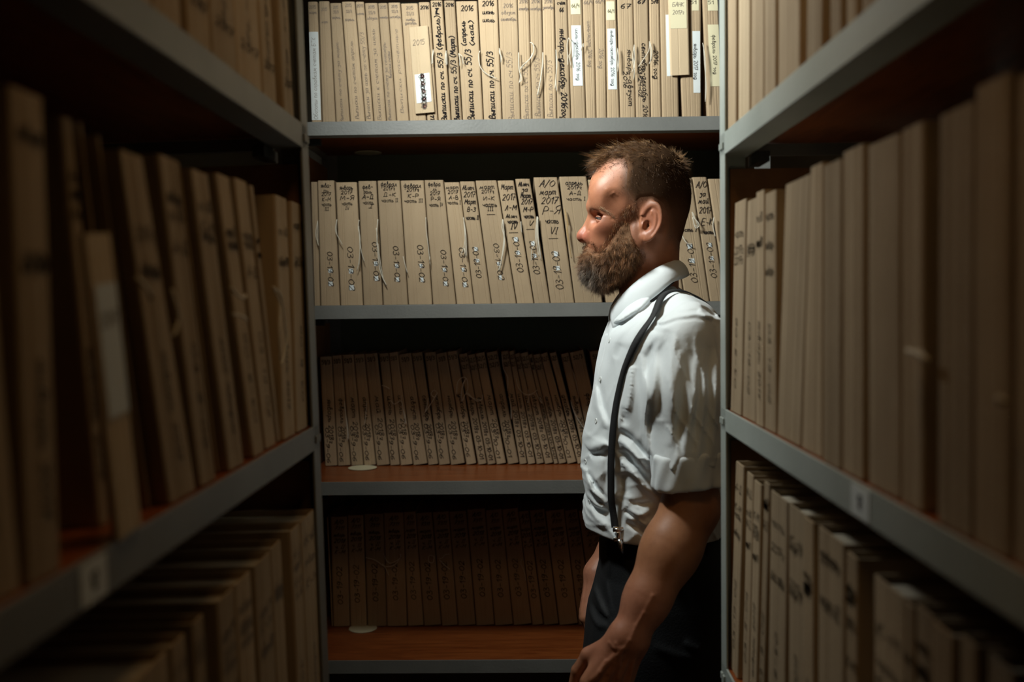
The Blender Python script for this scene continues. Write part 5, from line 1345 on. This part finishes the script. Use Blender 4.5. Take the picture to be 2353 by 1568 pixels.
# clip: slider box, hinge and lever
def clip(px, py, Yc_):
    h = bvS.ray_cast(EYE, ray(px, py-12).normalized()); p = h[0] if (h[0] is not None and Yc_ is None) else P(px, py, Yc_)
    b = MB(); x, y, z = to_man(tuple(p)); y -= .006 if Yc_ is None else 0
    b.box(x-.0095, x+.0095, y-.004, y+.004, z-.004, z+.006, .0015); b.box(x-.004, x+.004, y-.006, y+.004, z-.016, z-.003, .0015)
    b.box(x-.009, x+.009, y-.005, y+.002, z-.020, z-.013, .0015)
    b.tube([(x+.001, y-.006, z-.016), (x+.004, y-.008, z-.028), (x+.008, y-.007, z-.040)], [.0042, .0046, .0022], 8)
    b.tube([(x-.010, y-.003, z+.001), (x+.010, y-.003, z+.001)], .0022, 8)
    b.build('suspender_clip', M['chrome'], man, True)
clip(1420, 1228, None); clip(1425, 1228, 2.03)
# ------------------------------------------------------------------ trousers, shoes
TR = [(1222,1384,1650,.150),(1250,1378,1652,.163),(1300,1378,1664,.172),(1350,1366,1675,.178),(1400,1352,1682,.182),(1450,1346,1688,.184),(1500,1341,1690,.186),(1568,1334,1688,.188)]
rws = []
for py, pf, pb, hw_ in TR:
    a = P(pf, py, YM); b2 = P(pb, py, YM); rws.append((a.z, a.x, b2.x, hw_))
zl = rws[-1][0]; rws += [(.60, rws[-1][1]+.006, rws[-1][2]-.03, .186), (-.2, rws[-1][1]+.006, rws[-1][2]-.03, .186)]
tl = (0.07, 1.68, 0.02); th_ = (0.46, 2.12, 1.09); TH = .0042
X, Y, Z = grid(tl, th_, TH); z1 = Z[0, 0, :]; xf, xb_, hw = interp_rows(rws, z1); cx = (xf+xb_)/2; rx = (xb_-xf)/2
q = (np.abs((X-cx[None, None])/rx[None, None])**2.5+np.abs((Y-YM)/hw[None, None])**2.5+1e-9)**(1/2.5); pel = (q-1)*np.minimum(rx, hw)[None, None]
pel = smax(pel, .72-Z, .03)
lx = float(np.interp(.75, [r[0] for r in rws][::-1], [(r[1]+r[2])/2 for r in rws][::-1]))
A_ = np.abs(Y-YM)
legs = cone(X, A_, Z, (lx-.005, .088, .86), (lx-.005, .088, .50), .098, .082, 1.15, .85); legs = smin(legs, cone(X, A_, Z, (lx-.005, .088, .50), (lx+.03, .092, .06), .082, .062), .03)
d = smin(pel, legs, .03)
for pts, w, a in [([(1378,1320),(1372,1400),(1400,1450)], .006, .005), ([(1362,1380),(1380,1410),(1400,1440)], .008, .006), ([(1350,1455),(1380,1462),(1400,1452)], .006, .006), ([(1352,1440),(1380,1448),(1398,1440)], .005, -.006), ([(1420,1295),(1450,1290),(1480,1296)], .0018, .002), ([(1410,1290),(1400,1370),(1410,1430)], .004, .004),
                  ([(1570,1470),(1592,1485),(1610,1490)], .006, .005), ([(1500,1480),(1550,1500),(1600,1510)], .008, .004)]:
    dd = seg2(X[:, 0, :], Z[:, 0, :], pts, 1.73)[:, None, :]; d = d-a*.8*np.exp(-(dd/w)**2)*sstep(YM+.03, YM-.06, Y)*FADE[:, None, :]
d = smax(d, Z-P(1450, 1236, 1.75).z, .003)
Vp, Qp = surface_nets(d, tl, TH); np_mesh('trousers', to_man(Vp), Qp, M['trousers'], man)
bvT = BVHTree.FromPolygons([tuple(v) for v in Vp], [tuple(q) for q in Qp])
for px in (1399, 1500, 1620):
    h = bvT.ray_cast(EYE, ray(px, 1262).normalized())
    if h[0] is None: continue
    b = MB(); x, y, z = to_man(tuple(h[0])); b.box(x-.005, x+.005, y-.004, y+.004, z-.022, z+.014, .0015); b.build('belt_loop', M['trousers'], man)
for sg in (-1, 1):
    c = (lx+.02, YM+sg*.095); l0 = (c[0]-.24, c[1]-.07, -.004); h0 = (c[0]+.10, c[1]+.07, .14); Xs, Ys, Zs = grid(l0, h0, .004)
    s_ = cone(Xs, Ys, Zs, (c[0]+.04, c[1], .045), (c[0]-.17, c[1]+sg*.012, .030), .042, .036, 1, 1, .95); s_ = smin(s_, cone(Xs, Ys, Zs, (c[0]+.03, c[1], .04), (c[0]+.02, c[1], .10), .042, .040), .02); s_ = smax(s_, .001-Zs, .003)
    V_, Q_ = surface_nets(s_, l0, .004); np_mesh('shoe', to_man(V_), Q_, M['shoe'], man)
